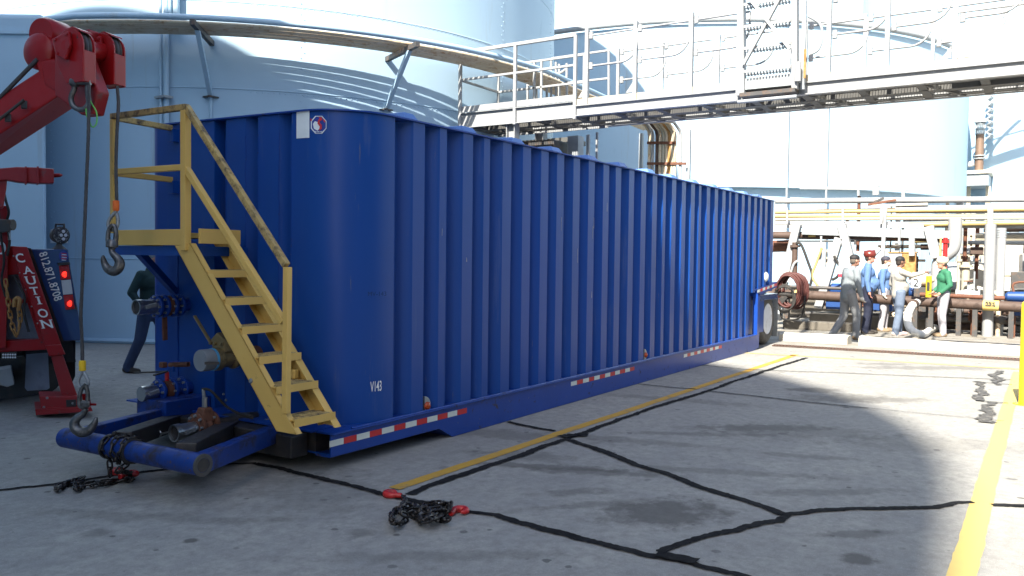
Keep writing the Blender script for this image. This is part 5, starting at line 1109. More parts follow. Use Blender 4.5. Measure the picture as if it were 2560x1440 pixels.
for i, (v, r, m_, lab) in enumerate(((742, .05, 'rust_brown', 'thin rusty pipe above the oil line at the right'), (778, .07, 'pipe_rust', 'low rusty pipe just below the oil line'), (792, .05, 'steel_dark', 'low black pipe near the ground'), (806, .08, 'pipe_rust', 'lowest brown pipe near the ground at the right'))):
    run('low_pipe', [(2300, v - 6), (2560, v + 6)], r, m_, lab, 'pipe', 22.0 + .25 * i, 'low pipes near the ground at the right')
for i, (u, v, w_, m_) in enumerate(((2340, 790, .3, 'rust_brown'), (2388, 775, .35, 'steel_dark'), (2420, 735, .5, 'steel_grey'), (2440, 790, .3, 'rust_brown'), (2500, 800, .4, 'steel_dark'))):
    vb = root('pipe_valve', Q(u, v, 22.1), ['small rusty valve body under the oil line by the man in green', 'dark valve block right of the man in green', 'grey valve with crossbar behind the fat cream riser', 'rusty valve body below the right yellow band', 'dark valve block at the far right of the low pipes'][i], 'valve', 'valves among the low pipes')
    c = Q(u, v, 22.1); MB().lathe(c - V((0, w_ / 2, 0)), (0, 1, 0), [(0, .12), (.04, .12), (.05, .07), (w_ * .4, .11), (w_ * .6, .11), (w_ - .05, .07), (w_ - .04, .12), (w_, .12)], 14).build('valve_body', m_, vb, smooth=40)
    MB().tube([c, c + UZ * .3], .025, 8).build('valve_stem', m_, vb); MB().lathe(c + UZ * .3, (0, 0, 1), [(-.012, .10), (.012, .10)], 14).build('hand_wheel', 'rust_brown', vb)
# retaining kerb and pump plinths
MB().box((20.9, Q(2130, 780, 21).y, 0), (21.3, Q(1960, 780, 21).y, .20)).build('plinth', 'shaded_dirty_concrete', oil, bevel=.02)
pl = root('pump_plinth', Q(2090, 800, 22.6), 'concrete plinth under the blue pump bases', 'plinth'); MB().box((22.2, Q(2320, 790, 22.5).y, 0), (23.6, Q(2030, 790, 22.5).y, .33)).build('block', 'shaded_dirty_concrete', pl, bevel=.02)
for i, (u0, u1, v0, v1, dd, lab) in enumerate(((2066, 2110, 751, 772, .8, 'low blue pump base left of the man in the grey jacket'), (2085, 2112, 712, 737, .4, 'blue pump motor left of the man in the grey jacket'), (2160, 2232, 755, 776, .8, 'low blue pump base behind the men in blue'), (2278, 2316, 722, 742, .5, 'blue pump body right of the number 2 plate'))):
    a, b = Q(u0, v1, 22.5), Q(u1, v0, 22.5); ro = root('pump', ((22.5), (a.y + b.y) / 2, a.z), lab, 'pump', 'blue pump pieces behind the men')
    if i % 2: MB().lathe(V((22.7, b.y, (a.z + b.z) / 2)), (0, 1, 0), [(0, .10), (.03, .16), (.35, .16), (.4, .11), (a.y - b.y, .11)], 18).build('motor', 'pump_blue', ro, smooth=40); MB().box((22.6, b.y, a.z - .05), (22.8, a.y, a.z)).build('foot', 'pump_blue', ro)
    else: MB().box((22.4, b.y, a.z), (22.4 + dd, a.y, b.z)).build('base', 'pump_blue', ro, bevel=.02); MB().box((22.35, b.y, b.z), (22.4 + dd, a.y, b.z + .03)).build('lip', 'pump_blue', ro)
# hose reel: coil of red hose on a black stand
hr = root('hose_reel', G(1963, 808), 'coil of red hose hung on a black stand behind the trailer wheel', 'hose reel'); xh = 20.4
c = Q(1978, 728, xh); 
for k in range(9):
    mb = MB(); pts = []
    for i in range(28):
        t = 2 * pi * i / 28; rr = (.36 + .02 * (k % 3)); pts.append(c + V((.03 * k - .1, rr * .72 * cos(t) - .02 * k + .08 + rnd.uniform(-.01, .01), rr * 1.05 * sin(t) + .01 * (k % 4))))
    mb.tube(pts, .026, 8, closed=True).build('hose_turn', 'hose_red', hr, smooth=60)
mb = MB(); pts = smooth_path([Q(1950, 770, xh), Q(1955, 795, xh), Q(1975, 800, xh), Q(1998, 795, xh), Q(2010, 770, xh), Q(2012, 740, xh)], 5); mb.tube(pts, .022, 8).build('loose_hose', 'rubber', hr, smooth=60)
for k in range(4):
    pts = [c + V((-.12 - .01 * k, (.20 + .02 * k) * cos(2 * pi * i / 24) + .12, (.34 - .02 * k) * sin(2 * pi * i / 24) - .18)) for i in range(24)]; MB().tube(pts, .018, 8, closed=True).build('black_hose', 'rubber', hr, smooth=60)
for u in (1957, 1970): a, b = Q(u, 735, xh), G(u - 4, 808); MB().beam(Q(1963 + (u - 1963) * .4, 740, xh), V((xh - .1, b.y, 0)), .09, .09).build('stand_leg', 'black_steel', hr)
MB().box((xh - .2, G(1980, 808).y, 0), (xh + .3, G(1955, 808).y, .03)).build('stand_foot', 'black_steel', hr); MB().tube([Q(1940, 735, xh), Q(1990, 738, xh)], .06, 10).build('stand_arm', 'black_steel', hr)
# looping hoses behind
for i, (pts, m_, lab) in enumerate(([[(1990, 608), (2003, 612), (2020, 655), (2030, 690), (2020, 730)], 'rubber', 'dark hose looping down beside the brown riser'], [[(2055, 620), (2040, 660), (2030, 690), (2045, 715)], 'pipe_yellow', 'yellow hose hanging between the slanting struts'], [[(1975, 690), (1985, 660), (2000, 655), (2015, 690), (2020, 705)], 'steel_white', 'pale hose arched over the red coil'], [[(2085, 640), (2100, 670), (2095, 690), (2080, 700)], 'rubber', 'dark hose hanging behind the white notice'])):
    ro = root('hose', Q(*pts[0], 22.3), lab, 'hose', 'hoses hung on the rack'); MB().tube(smooth_path([Q(*q, 22.3) for q in pts], 5), .035, 8).build('hose_body', m_, ro, smooth=60)
# white suction hose on the ground
wh_ = root('white_hose', G(2300, 838), 'thick white hose looping from the pipe down to the concrete between the men', 'hose')
xw = 19.9; pts = [Q(2292, 756, xw + .5), Q(2280, 765, xw + .1), Q(2270, 785, xw - .1), Q(2269, 805, xw - .2), Q(2276, 822, xw - .3), Q(2292, 833, xw - .4)] + [G(2310, 835, .083), G(2325, 826, .083), G(2340, 818, .083)]
MB().tube(smooth_path(pts, 6), .082, 14).build('hose_body', 'hose_white', wh_, smooth=60); mb = MB(); mb.lathe(Q(2283, 760, xw + .2), Q(2300, 755, xw + .7) - Q(2283, 760, xw + .2), [(-.05, .085), (.0, .09), (.12, .09), (.14, .07), (.4, .07)], 14).build('hose_coupling', 'pipe_rust', wh_, smooth=40)
# signs
def sign(u0, u1, v0, v1, x, m_, label, name='sign', cat='sign', rows=None):
    p, q = Q(u0, v1, x), Q(u1, v0, x); ro = root(name, V((x, (p.y + q.y) / 2, p.z)), label, cat); MB().box((x, q.y, p.z), (x + .015, p.y, q.z)).build('plate', m_, ro, bevel=.004); return ro, p, q
ro, p, q = sign(1950, 1976, 686, 705, 21.0, 'sign_grey', 'grey number 1 plate hung on a slanting strut', 'number_plate', 'number plate'); m_ = (p + q) / 2
MB().box((20.99, m_.y - .018, p.z + .04), (20.998, m_.y + .018, q.z - .04)).build('numeral', 'ink_black', ro)
ro, p, q = sign(2277, 2303, 700, 720, 21.2, 'sign_grey', 'grey number 2 plate behind the men', 'number_plate', 'number plate'); m_ = (p + q) / 2
mb = MB(); lettering(mb, '2', .26, V((21.19, m_.y, p.z + .04)), V((0, -1, 0)), UZ, .004, centre=True); mb.build('numeral', 'ink_black', ro)
ro, p, q = sign(2096, 2126, 645, 694, 22.0, 'sign_white', 'white notice board with red line and small print on the strut', 'notice_sign', 'sign'); H_ = q.z - p.z; m_ = (p + q) / 2
mb = MB(); lettering(mb, 'STOP', .12, V((21.99, m_.y, q.z - .17)), V((0, -1, 0)), UZ, .002, centre=True); mb.build('heading', 'ink_grey', ro)
MB().box((21.985, q.y, q.z - .47), (21.997, p.y, q.z - .40)).build('red_line', 'ink_red', ro)
for k, w_ in enumerate((.6, .8, .9, .7, .8)): z = (q.z - .24 - .05 * k) if k < 3 else (q.z - .54 - .06 * (k - 3)); MB().box((21.988, m_.y - .14 * w_, z - .016), (21.997, m_.y + .14 * w_, z)).build('print_line', 'ink_grey', ro)
p, q = Q(2220, 683, 22.6), Q(2290, 633, 22.6); ro = root('rusty_cabinet', V((22.6, p.y, p.z)), 'rust stained orange cabinet behind the pointing man', 'cabinet'); MB().box((22.6, q.y, p.z), (22.8, (p.y + q.y) / 2, q.z)).build('rusty_panel', 'rust_orange', ro, bevel=.01); MB().box((22.6, (p.y + q.y) / 2 + .003, p.z), (22.8, p.y, q.z)).build('grey_panel', 'steel_grey', ro, bevel=.01); MB().box((22.58, q.y - .02, q.z + .003), (22.82, p.y + .02, q.z + .03)).build('cabinet_top', 'rust_orange', ro)
for u in (2225, 2285): y = Q(u, 700, 22.7).y; MB().box((22.68, y - .03, 0), (22.74, y + .03, p.z)).build('cabinet_leg', 'steel_grey', ro)
c = Q(2305, 698, 22.2); ro = root('round_motor', c, 'round rusty white motor above the number 2 plate', 'motor'); MB().lathe(c + V((-.1, .22, 0)), (0, -1, 0), [(0, .12), (.03, .17), (.34, .17), (.38, .12), (.5, .05)], 20).build('motor_body', 'pipe_rust_white', ro, smooth=40); mb = MB()
for k in range(8): t = k * pi / 4; mb.lathe(c + V((-.1 + .14 * cos(t), .23, .14 * sin(t))), (0, 1, 0), [(0, .02), (.02, .018)], 6)
tag(mb.build('bolts', 'rust_brown', ro), kind='stuff'); MB().box((22.05, c.y - .15, .33), (22.25, c.y + .15, c.z - .15)).build('motor_foot', 'steel_dark', ro)
p = Q(2321, 742, 21.9); q = Q(2321, 690, 21.9); ro = root('yellow_guard', V((21.9, p.y, 0)), 'short bright yellow guard post behind the white hose', 'guard post'); MB().tube([V((21.9, p.y, p.z - .05)), V((21.9, p.y, q.z))], .065, 12).build('sleeve', 'bollard_yellow', ro, smooth=60); MB().tube([V((21.9, p.y, 0)), V((21.9, p.y, p.z - .05))], .05, 12).build('post', 'steel_dark', ro, smooth=60); MB().cbox(V((21.83, p.y, p.z + .25)), .02, .06, .2).build('dark_label', 'ink_black', ro)
# vessels and clutter at the far right
for i, (u, v0, v1, r, x, m_, lab) in enumerate(((2443, 655, 770, .35, 25.5, 'insulation', 'squat cream vessel with a dark neck at the right'), (2432, 560, 640, .24, 26, 'steel_white', 'upright white drum high at the right'), (2535, 585, 800, 1.4, 28, 'insulation', 'big cream vessel at the right edge behind the posts'), (2400, 655, 790, .9, 27, 'steel_grey', 'tall grey vessel behind the man in green'))):
    p, q = Q(u, v0, x), Q(u, v1, x); ro = root('vessel', V((x, p.y, 0)), lab, 'vessel', 'vessels behind the rack at the right')
    MB().lathe(V((x, p.y, 0)), (0, 0, 1), [(0, r * .9), (.1, r), (max(.3, p.z - r * .35), r), (p.z - r * .1, r * .75), (p.z, r * .25)], 32).build('vessel_shell', m_, ro, smooth=50)
    MB().lathe(V((x, p.y, p.z * .55)), (0, 0, 1), [(-.04, r * 1.03), (.04, r * 1.03)], 32).build('vessel_band', m_, ro)
    MB().tube([V((x, p.y, p.z - .02)), V((x, p.y, p.z + .4))], min(.12, r * .3), 12).build('nozzle', 'steel_grey', ro, smooth=60)
rail_ = root('service_platform', Q(2430, 590, 25), 'small steel platform with rails among the vessels at the right', 'platform')
for v in (566, 590, 612, 636): MB().beam(Q(2400, v, 25), Q(2470, v + 2, 25), .05, .05).build('rail', 'steel_cream', rail_)
for u in (2412, 2428, 2446, 2462): MB().beam(Q(u, 560, 25), Q(u, 650, 25), .05, .05).build('rail_post', 'pipe_rust_white', rail_)
for u in (2402, 2468): p = Q(u, 650, 25); MB().box((25, p.y - .06, 0), (25.1, p.y + .06, p.z)).build('leg', 'steel_grey', rail_)
run('rack_pipe', [(2440, 596), (2560, 594)], .13, 'steel_cream', 'thick cream pipe crossing low at the right edge', 'pipe', 24.0, HP); run('rack_pipe', [(2420, 606), (2560, 608)], .05, 'steel_grey', 'thin grey pipe below the thick cream one', 'pipe', 23.4, HP)
q = Q(2550, 715, 23.5); ro = root('dark_panel', V((23.5, q.y, 0)), 'dark electrical box at the right edge behind the oil pipe', 'electrical box'); MB().box((23.5, q.y - .5, q.z - .3), (23.8, q.y + .2, q.z + .35)).build('case', 'steel_dark', ro, bevel=.02); MB().box((23.6, q.y - .2, 0), (23.7, q.y - .1, q.z - .3)).build('leg', 'steel_dark', ro)
q = Q(2545, 742, 21.9); ro = root('pump', q, 'blue pump motor at the far right edge above the oil pipe', 'pump', 'blue pump pieces behind the men'); MB().lathe(q + V((0, .25, 0)), (0, -1, 0), [(0, .06), (.05, .11), (.4, .12), (.6, .12)], 18).build('motor', 'pump_blue', ro, smooth=40); MB().box((21.8, q.y - .5, .5), (22.0, q.y + .1, q.z - .15)).build('foot', 'pump_blue', ro)
# brown stack on a grey housing
xs = 44.0; p, q = Q(2447, 440, xs), Q(2447, 306, xs); ro = root('exhaust_stack', V((xs, p.y, 0)), 'brown exhaust stack with a mesh cage and cap above the rack', 'stack')
rs = abs(Q(2436, 380, xs).y - Q(2458, 380, xs).y) / 2
MB().tube([V((xs, p.y, p.z)), V((xs, p.y, q.z - .55))], rs, 24).build('tube', 'stack_brown', ro, smooth=60)
for k in range(16): t = 2 * pi * k / 16; MB().beam(V((xs + rs * cos(t), p.y + rs * sin(t), q.z - .56)), V((xs + rs * cos(t), p.y + rs * sin(t), q.z - .02)), .03, .03).build('cage_bar', 'galv', ro)
for z in (-.52, -.3, -.1): MB().tube(ring_pts((xs, p.y), rs + .01, q.z + z, 24), .02, 6, closed=True).build('cage_ring', 'galv', ro)
MB().lathe(V((xs, p.y, q.z)), (0, 0, 1), [(-.02, rs * 1.5), (.04, rs * 1.4), (.12, rs * .3)], 24).build('cap', 'steel_grey', ro, smooth=30)
for v in (390, 397): MB().tube(ring_pts((xs, p.y), rs + .05, Q(2447, v, xs).z, 24), .03, 6, closed=True).build('band', 'steel_grey', ro)
MB().beam(Q(2418, 412, xs), Q(2436, 408, xs), .25, .25).build('inlet_duct', 'steel_grey', ro, bevel=.05)
a, b = Q(2417, 468, xs), Q(2474, 436, xs); MB().box((xs - .6, b.y, a.z), (xs + 1.5, a.y, b.z)).build('housing', 'steel_grey', ro, bevel=.03); MB().box((xs - .7, b.y - .1, b.z + .002), (xs + 1.6, a.y + .1, b.z + .15)).build('housing_roof', 'insulation', ro)
for u in (2420, 2470): y = Q(u, 500, xs).y; MB().box((xs - .1, y - .1, 0), (xs + .1, y + .1, a.z)).build('leg', 'steel_cream', ro)
# upper cables and walkway on the distant tank
ub = root('upper_walkway', Q(2480, 85, 40), 'dark edged upper walkway high at the right edge', 'walkway'); MB().beam(Q(2410, 94, 40), Q(2640, 64, 40), .4, .14).build('walkway_edge', 'plate_grey_blue', ub); MB().beam(Q(2412, 30, 40), Q(2640, 5, 40), .05, .05).build('walkway_rail', 'steel_white', ub)
for u in (2412, 2500, 2590): MB().beam(Q(u, 94 - (u - 2410) * .13, 40), Q(u, 30 - (u - 2410) * .11, 40), .06, .06).build('walkway_post', 'steel_white', ub)
for u in (2412, 2630): p_ = Q(u, 95, 40); MB().box((40, p_.y - .15, 0), (40.3, p_.y + .15, p_.z - .3)).build('leg', 'steel_white', ub)
for k in range(2): MB().tube(smooth_path([Q(2575 + 6 * k, -20, 40), Q(2530 + 6 * k, 15, 40), Q(2500 + 5 * k, 45, 40), Q(2488 + 5 * k, 78, 40)]), .05, 8).build('cable', 'steel_grey', ub, smooth=60)
# yellow bollard at the right edge
bo = G(2564, 1012); ro = root('bollard', bo, 'bright yellow steel bollard at the right edge of the yard', 'bollard'); tp = PD(2564, 750, (bo - CAM).dot(FW)); MB().lathe(bo, (0, 0, 1), [(0, .075), (tp.z - .05, .075), (tp.z - .02, .06), (tp.z, .02)], 24).build('post', 'bollard_yellow', ro, smooth=50); MB().lathe(bo, (0, 0, 1), [(0, .13), (.012, .13)], 20).build('base_plate', 'bollard_yellow', ro)
# ================================================================== PIPING CLUTTER AND UNSEEN BUILDINGS ADDED TO DIM REFLECTIONS
mn = root('pipe_manifold', V((22.8, 1.2, 0)), 'dark tangle of rusty pipes and valves low behind the oil line', 'pipe manifold')
ms = ['rust_brown', 'pipe_rust', 'steel_dark', 'steel_under', 'pipe_rust_white']
for i in range(16):
    y0 = rnd.uniform(-2.5, 3.6); L_ = rnd.uniform(.8, 3.0); x = rnd.uniform(22.0, 24.0); z = rnd.uniform(.08, .62); MB().tube([V((x, y0, z)), V((x + rnd.uniform(-.2, .2), y0 + L_, z + rnd.uniform(-.03, .03)))], rnd.choice((.03, .045, .06, .08)), 10).build('pipe', rnd.choice(ms[:4]), mn, smooth=60)
for i in range(22):
    y = rnd.uniform(-2.8, 3.8); x = rnd.uniform(21.9, 24.0); h = rnd.uniform(.3, 1.3); r = rnd.choice((.025, .035, .05)); MB().tube(smooth_path([V((x, y, 0)), V((x, y, h * .7)), V((x, y + .03, h)), V((x, y + rnd.choice((-1, 1)) * rnd.uniform(.1, .5), h + .02))], 4), r, 8).build('riser', rnd.choice(ms), mn, smooth=60)
for i in range(14):
    c = V((rnd.uniform(21.9, 23.6), rnd.uniform(-2.6, 3.8), rnd.uniform(.15, .9))); v_ = MB().lathe(c - V((0, .12, 0)), (0, 1, 0), [(0, .09), (.03, .09), (.04, .055), (.09, .08), (.15, .08), (.2, .055), (.21, .09), (.24, .09)], 12).build('valve_body', rnd.choice(ms[:3]), mn, smooth=40)
    MB().tube([c, c + UZ * .2], .018, 6).build('valve_stem', 'steel_dark', v_); MB().lathe(c + UZ * .2, (0, 0, 1), [(-.01, .07), (.01, .07)], 12).build('hand_wheel', 'rust_brown', v_)
up = root('upper_piping', V((24.2, 1.2, 0)), 'pale tangle of thin pipes and brackets filling the rack above the men', 'piping')
for i in range(18):
    y0 = rnd.uniform(-3, 5.0); L_ = rnd.uniform(.6, 2.6); x = rnd.uniform(23.7, 25.0); z = rnd.uniform(1.6, 3.3); MB().tube([V((x, y0, z)), V((x, y0 + L_, z + rnd.uniform(-.02, .02)))], rnd.choice((.025, .035, .05)), 8).build('pipe', rnd.choice(['pipe_rust_white', 'steel_grey', 'pipe_rust', 'steel_under', 'pipe_yellow', 'steel_cream']), up, smooth=60)
for i in range(26):
    y = rnd.uniform(-3, 5.6); x = rnd.uniform(23.7, 25.0); z0 = rnd.uniform(.3, 2.2); h = rnd.uniform(.5, 1.6); MB().tube([V((x, y, z0)), V((x, y, z0 + h))], rnd.choice((.02, .03, .045)), 8).build('riser', rnd.choice(['pipe_rust_white', 'steel_grey', 'pipe_rust', 'steel_under', 'steel_white', 'rust_brown']), up, smooth=60)
for i in range(12):
    c = V((rnd.uniform(23.6, 24.6), rnd.uniform(-3, 5), rnd.uniform(1.5, 3.2))); MB().cbox(c, .12, rnd.uniform(.1, .3), rnd.uniform(.08, .25)).build('bracket', rnd.choice(['steel_under', 'rust_brown', 'steel_grey', 'pipe_rust']), up, bevel=.01)
for y in (-2.5, .5, 3.5): MB().box((24.9, y - .06, 0), (25.02, y + .06, 3.4)).build('support', 'steel_grey', up)
wl = root('dike_wall', V((25.6, 1, 0)), 'low concrete dike wall behind the pipes', 'wall'); MB().box((25.6, -6, 0), (25.85, 7.5, .95)).build('wall', 'shaded_dirty_concrete', wl, bevel=.02)
wb = root('reflection_block', V((4, -10, 0)), 'long brown block added out of view across the yard to dim the trailer reflections', 'building')  # unseen building, added to darken what the near ribs reflect
mat('brick_brown', (.10, .07, .055), .85, scale=2)
MB().box((-14, -16, 0), (9.5, -7, 6.5)).build('wall', 'brick_brown', wb); MB().box((-14.3, -16.3, 6.502), (9.8, -6.7, 6.8)).build('roof', 'steel_under', wb)
for k in range(5): MB().box((-10 + 4 * k, -7.0, 0), (-7.6 + 4 * k, -6.94, 3.2)).build('door', 'steel_dark', wb)
rb_left = root('reflection_block_left', V((-12, 28, 0)), 'long brown block added out of view at the left to dim the tank front reflections', 'building')  # added out of view so the front face of the trailer mirrors something dark
MB().box((-30, 17, 0), (-.5, 40, 7.5)).build('wall', 'brick_brown', rb_left); MB().box((-30.3, 16.7, 7.502), (-.2, 40.3, 7.8)).build('roof', 'steel_under', rb_left)
for k in range(4): MB().box((-24 + 6 * k, 16.95, 1.2), (-21 + 6 * k, 17.0, 2.6)).build('window', 'steel_dark', rb_left)
# ================================================================== PEOPLE
flat('skin', (.42, .22, .15), .55); flat('skin_dark', (.20, .10, .065), .55); flat('skin_red', (.48, .22, .16), .55)
mat('cloth_grey', (.20, .23, .25), .85, scale=9, bump=.5, bscale=14); mat('cloth_grey_trousers', (.22, .23, .24), .85, scale=9, bump=.5, bscale=12)
mat('cloth_blue', (.085, .165, .34), .8, scale=9, bump=.5, bscale=14); mat('cloth_navy', (.010, .014, .035), .85, bump=.4, bscale=14); mat('cloth_pale', (.36, .35, .38), .85, bump=.5, bscale=12)
mat('cloth_jacket', (.34, .33, .30), .85, scale=9, bump=.5, bscale=14); mat('cloth_denim', (.13, .17, .24), .85, scale=14, bump=.5, bscale=14); mat('cloth_jeans', (.035, .06, .13), .85, scale=10, bump=.5, bscale=14)
mat('cloth_green', (.028, .16, .085), .8, scale=9, bump=.5, bscale=14); mat('cloth_dark_green', (.008, .035, .035), .85, bump=.5, bscale=14)
flat('glove_white', (.7, .68, .62), .8); flat('boot_dark', (.035, .028, .022), .7); flat('boot_tan', (.20, .14, .08), .7); flat('shoe_pale', (.55, .42, .40), .6); flat('shoe_sole', (.5, .06, .07), .6)
flat('cap_black', (.012, .012, .014), .7); flat('cap_navy', (.03, .03, .045), .7); flat('hat_red', (.13, .022, .016), .25); flat('hat_cream', (.48, .45, .36), .5); flat('hair_grey', (.14, .12, .10), .8); flat('hair_dark', (.03, .022, .018), .8); flat('face_mark', (.05, .025, .02), .6); flat('lip', (.32, .12, .10), .6); flat('mask_pale', (.62, .58, .50), .8)

def cap_mesh(vs, fs, a, b, ra, rb, n=12):          # tapered capsule
    a = V(a); b = V(b); d, s, u = frame(b - a if (b - a).length > 1e-5 else V((0, 0, 1)), (1, 0, 0)); base = len(vs); rings = []
    for i in range(4): t = -pi / 2 + (pi / 2) * i / 4 + .12; rings.append((a + d * (ra * sin(t)), ra * cos(t)))
    for i in range(5): t = (pi / 2) * i / 4 - (.12 if i == 4 else 0); rings.append((b + d * (rb * sin(t)), rb * cos(t)))
    for c, r in rings: vs += [c + (s * cos(2 * pi * k / n) + u * sin(2 * pi * k / n)) * r for k in range(n)]
    for i in range(len(rings) - 1):
        for k in range(n): fs.append((base + i * n + k, base + i * n + (k + 1) % n, base + (i + 1) * n + (k + 1) % n, base + (i + 1) * n + k))
    fs.append(tuple(base + k for k in range(n))[::-1]); fs.append(tuple(base + (len(rings) - 1) * n + k for k in range(n)))
def ell_mesh(vs, fs, c, rx, ry, rz, R=None, n=14, m=9):
    base = len(vs)
    for i in range(m + 1):
        t = -pi / 2 + pi * (i + .001) / (m + .002)
        for k in range(n):
            p = V((rx * cos(t) * cos(2 * pi * k / n), ry * cos(t) * sin(2 * pi * k / n), rz * sin(t))); vs.append(V(c) + (R @ p if R else p))
    for i in range(m):
        for k in range(n): fs.append((base + i * n + k, base + i * n + (k + 1) % n, base + (i + 1) * n + (k + 1) % n, base + (i + 1) * n + k))
    fs.append(tuple(base + k for k in range(n))[::-1]); fs.append(tuple(base + m * n + k for k in range(n)))
def fuse(name, parts, m, parent, vox=.011, sm=3):   # one continuous skin from overlapping limbs
    vs, fs = [], []
    for p in parts:
        if p[0] == 'c': cap_mesh(vs, fs, *p[1:])
        else: ell_mesh(vs, fs, *p[1:])
    me = bpy.data.meshes.new(name); me.from_pydata([tuple(v) for v in vs], [], fs)
    o = bpy.data.objects.new(name, me); COL.objects.link(o)
    r = o.modifiers.new('r', 'REMESH'); r.mode = 'VOXEL'; r.voxel_size = vox
    s = o.modifiers.new('s', 'SMOOTH'); s.iterations = sm; s.factor = .5
    dg = bpy.context.evaluated_depsgraph_get(); nm = bpy.data.meshes.new_from_object(o.evaluated_get(dg)); nm.name = name
    bpy.data.objects.remove(o); bpy.data.meshes.remove(me)
    nm.materials.clear(); nm.materials.append(M[m])
    for p in nm.polygons: p.use_smooth = True
    q = bpy.data.objects.new(name, nm); COL.objects.link(q)
    q.parent = parent; return q

def person(label, foot_px, head_v, face_ang, pose, look, back_foot=None):
    """Local frame: +x is where the body faces, +y its left, z up, scaled to the height the photo gives."""
    base = G(*foot_px); D = (base - CAM).dot(FW); Ht = PD(foot_px[0], head_v, D).z
    k = Ht / 1.80
    ro = root('person', base, label, 'person'); ro.rotation_euler = (0, 0, face_ang); ro.scale = (k, k, k)
    P = dict(hip=V((0, 0, .93)), chest=V((0.0, 0, 1.30)), neck=V((.0, 0, 1.50)), head=V((.03, 0, 1.665)), headrot=0.0)
    P.update(pose); J = P
    lean = J.get('lean', 0)
    sh = {s: V((J['chest'].x - .01, s * .185, 1.435)) for s in (1, -1)}
    hp = {s: V((J['hip'].x, s * .095, .93)) for s in (1, -1)}
    f = J['feet']; kn = J['knees']; el = J['elbows']; ha = J['hands']; belly = J.get('belly', 0.0)
    # body: skin from head to fingertips, slim enough to stay under the clothes
    B = [('c', (J['hip'].x, 0, .93), J['chest'], .11, .12), ('c', J['chest'], J['neck'], .11, .055), ('c', J['neck'] + V((0, 0, -.05)), J['neck'] + V((.012, 0, .06)), .056, .053)]
    h = J['head']; hr = J['headrot']; Rz = Matrix.Rotation(hr, 3, 'Z'); hv = lambda x, y, z: h + Rz @ V((x, y, z))
    B += [('e', h + V((0, 0, .02)), .098, .077, .108, Rz), ('e', hv(.03, 0, -.055), .062, .058, .07, Rz), ('e', hv(.072, 0, -.088), .024, .03, .022, Rz), ('c', hv(.086, 0, .02), hv(.112, 0, -.022), .010, .016), ('e', hv(.085, 0, .038), .02, .055, .014, Rz)]
    for s in (1, -1):
        B += [('e', hv(-.005, s * .078, -.005), .02, .012, .034, Rz)]
        B += [('c', sh[s], el[s], .048, .038), ('c', el[s], ha[s], .038, .027), ('c', hp[s], kn[s], .07, .05), ('c', kn[s], f[s] + V((0, 0, .1)), .05, .036), ('c', f[s] + V((-.02, 0, .05)), f[s] + V((.14, 0, .035)), .036, .03)]
        dr = J.get('fdir', {}).get(s) or (ha[s] - el[s]).normalized(); d, sd_, u = frame(dr, J.get('palm', {}).get(s, (1, 0, 0)))
        pc = ha[s] + d * .05; B += [('c', ha[s], pc + sd_ * .012, .026, .030), ('c', ha[s], pc - sd_ * .014, .026, .028)]
        curl = J.get('curl', {}).get(s, (.5, .5, .5, .5))
        for i, (o_, L_) in enumerate(zip((.030, .010, -.010, -.029), (.072, .082, .076, .058))):
            c_ = curl[i]; a = pc + sd_ * o_ + d * .03; m1 = a + (d * cos(c_ * .6) + u * sin(c_ * .6)) * (L_ * .5); m2 = m1 + (d * cos(c_ * 1.6) + u * sin(c_ * 1.6)) * (L_ * .5)
            B += [('c', a - d * .02, m1, .0105, .0095, 8), ('c', m1, m2, .0095, .008, 8)]
        tb = ha[s] + sd_ * .028 + d * .02; B += [('c', tb, tb + sd_ * .022 + d * .035, .013, .011, 8), ('c', tb + sd_ * .022 + d * .035, tb + sd_ * .022 + d * .062 + u * .012, .011, .009, 8)]
    fuse('body', B, look['skin'], ro, .0085, 2)
    # trousers
    Tr = [('c', (J['hip'].x, 0, .99), (J['hip'].x, 0, .88), .135, .13)]
    tw = look.get('leg', 1.0)
    for s in (1, -1): Tr += [('c', hp[s] + V((0, 0, .03)), kn[s], .105 * tw, .078 * tw), ('c', kn[s], f[s] + V((-.01, 0, .09)), .078 * tw, .068 * tw), ('c', f[s] + V((-.01, 0, .10)), f[s] + V((.015, 0, .055)), .066 * tw, .06 * tw)]
    fuse('trousers', Tr, look['trousers'], ro, .014, 3)
    for s in (1, -1):
        fuse('shoe', [('c', f[s] + V((-.05, 0, .05)), f[s] + V((.03, 0, .06)), .048, .05), ('c', f[s] + V((.02, 0, .045)), f[s] + V((.17, 0, .035)), .047, .036), ('e', f[s] + V((.06, 0, .018)), .155, .052, .02)], look['shoes'], ro, .01, 2)
        if look.get('sole'): MB().cbox(f[s] + V((.06, 0, .01)), .28, .09, .018).build('sole', look['sole'], ro, origin=(0, 0, 0))
    # jacket or shirt
    hem = look.get('hem', .84)
    Jk = [('c', (J['chest'].x, -.06, 1.33), (J['chest'].x, .06, 1.33), .145, .145), ('c', J['chest'] + V((0, 0, .0)), (J['hip'].x + belly * .5, 0, 1.05), .15, .145 + belly * .4), ('c', (J['hip'].x + belly * .5, 0, 1.08), (J['hip'].x, 0, hem + .13), .15 + belly * .5, .148), ('c', (J['chest'].x, -.15, 1.43), (J['chest'].x, .15, 1.43), .075, .075), ('c', J['chest'] + V((0, 0, .1)), J['neck'] + V((0, 0, .0)), .12, .068)]
    if belly: Jk.append(('e', (J['hip'].x + .05 + belly * .55, 0, 1.10), .14 + belly * .3, .15, .15))
    for s in (1, -1): Jk += [('c', sh[s] + V((0, 0, -.005)), el[s], .078, .062), ('c', el[s], ha[s] + (el[s] - ha[s]).normalized() * .02, .060, .046)]
    fuse('jacket' if look.get('jacket') else 'shirt', Jk, look['top'], ro, .013, 3)
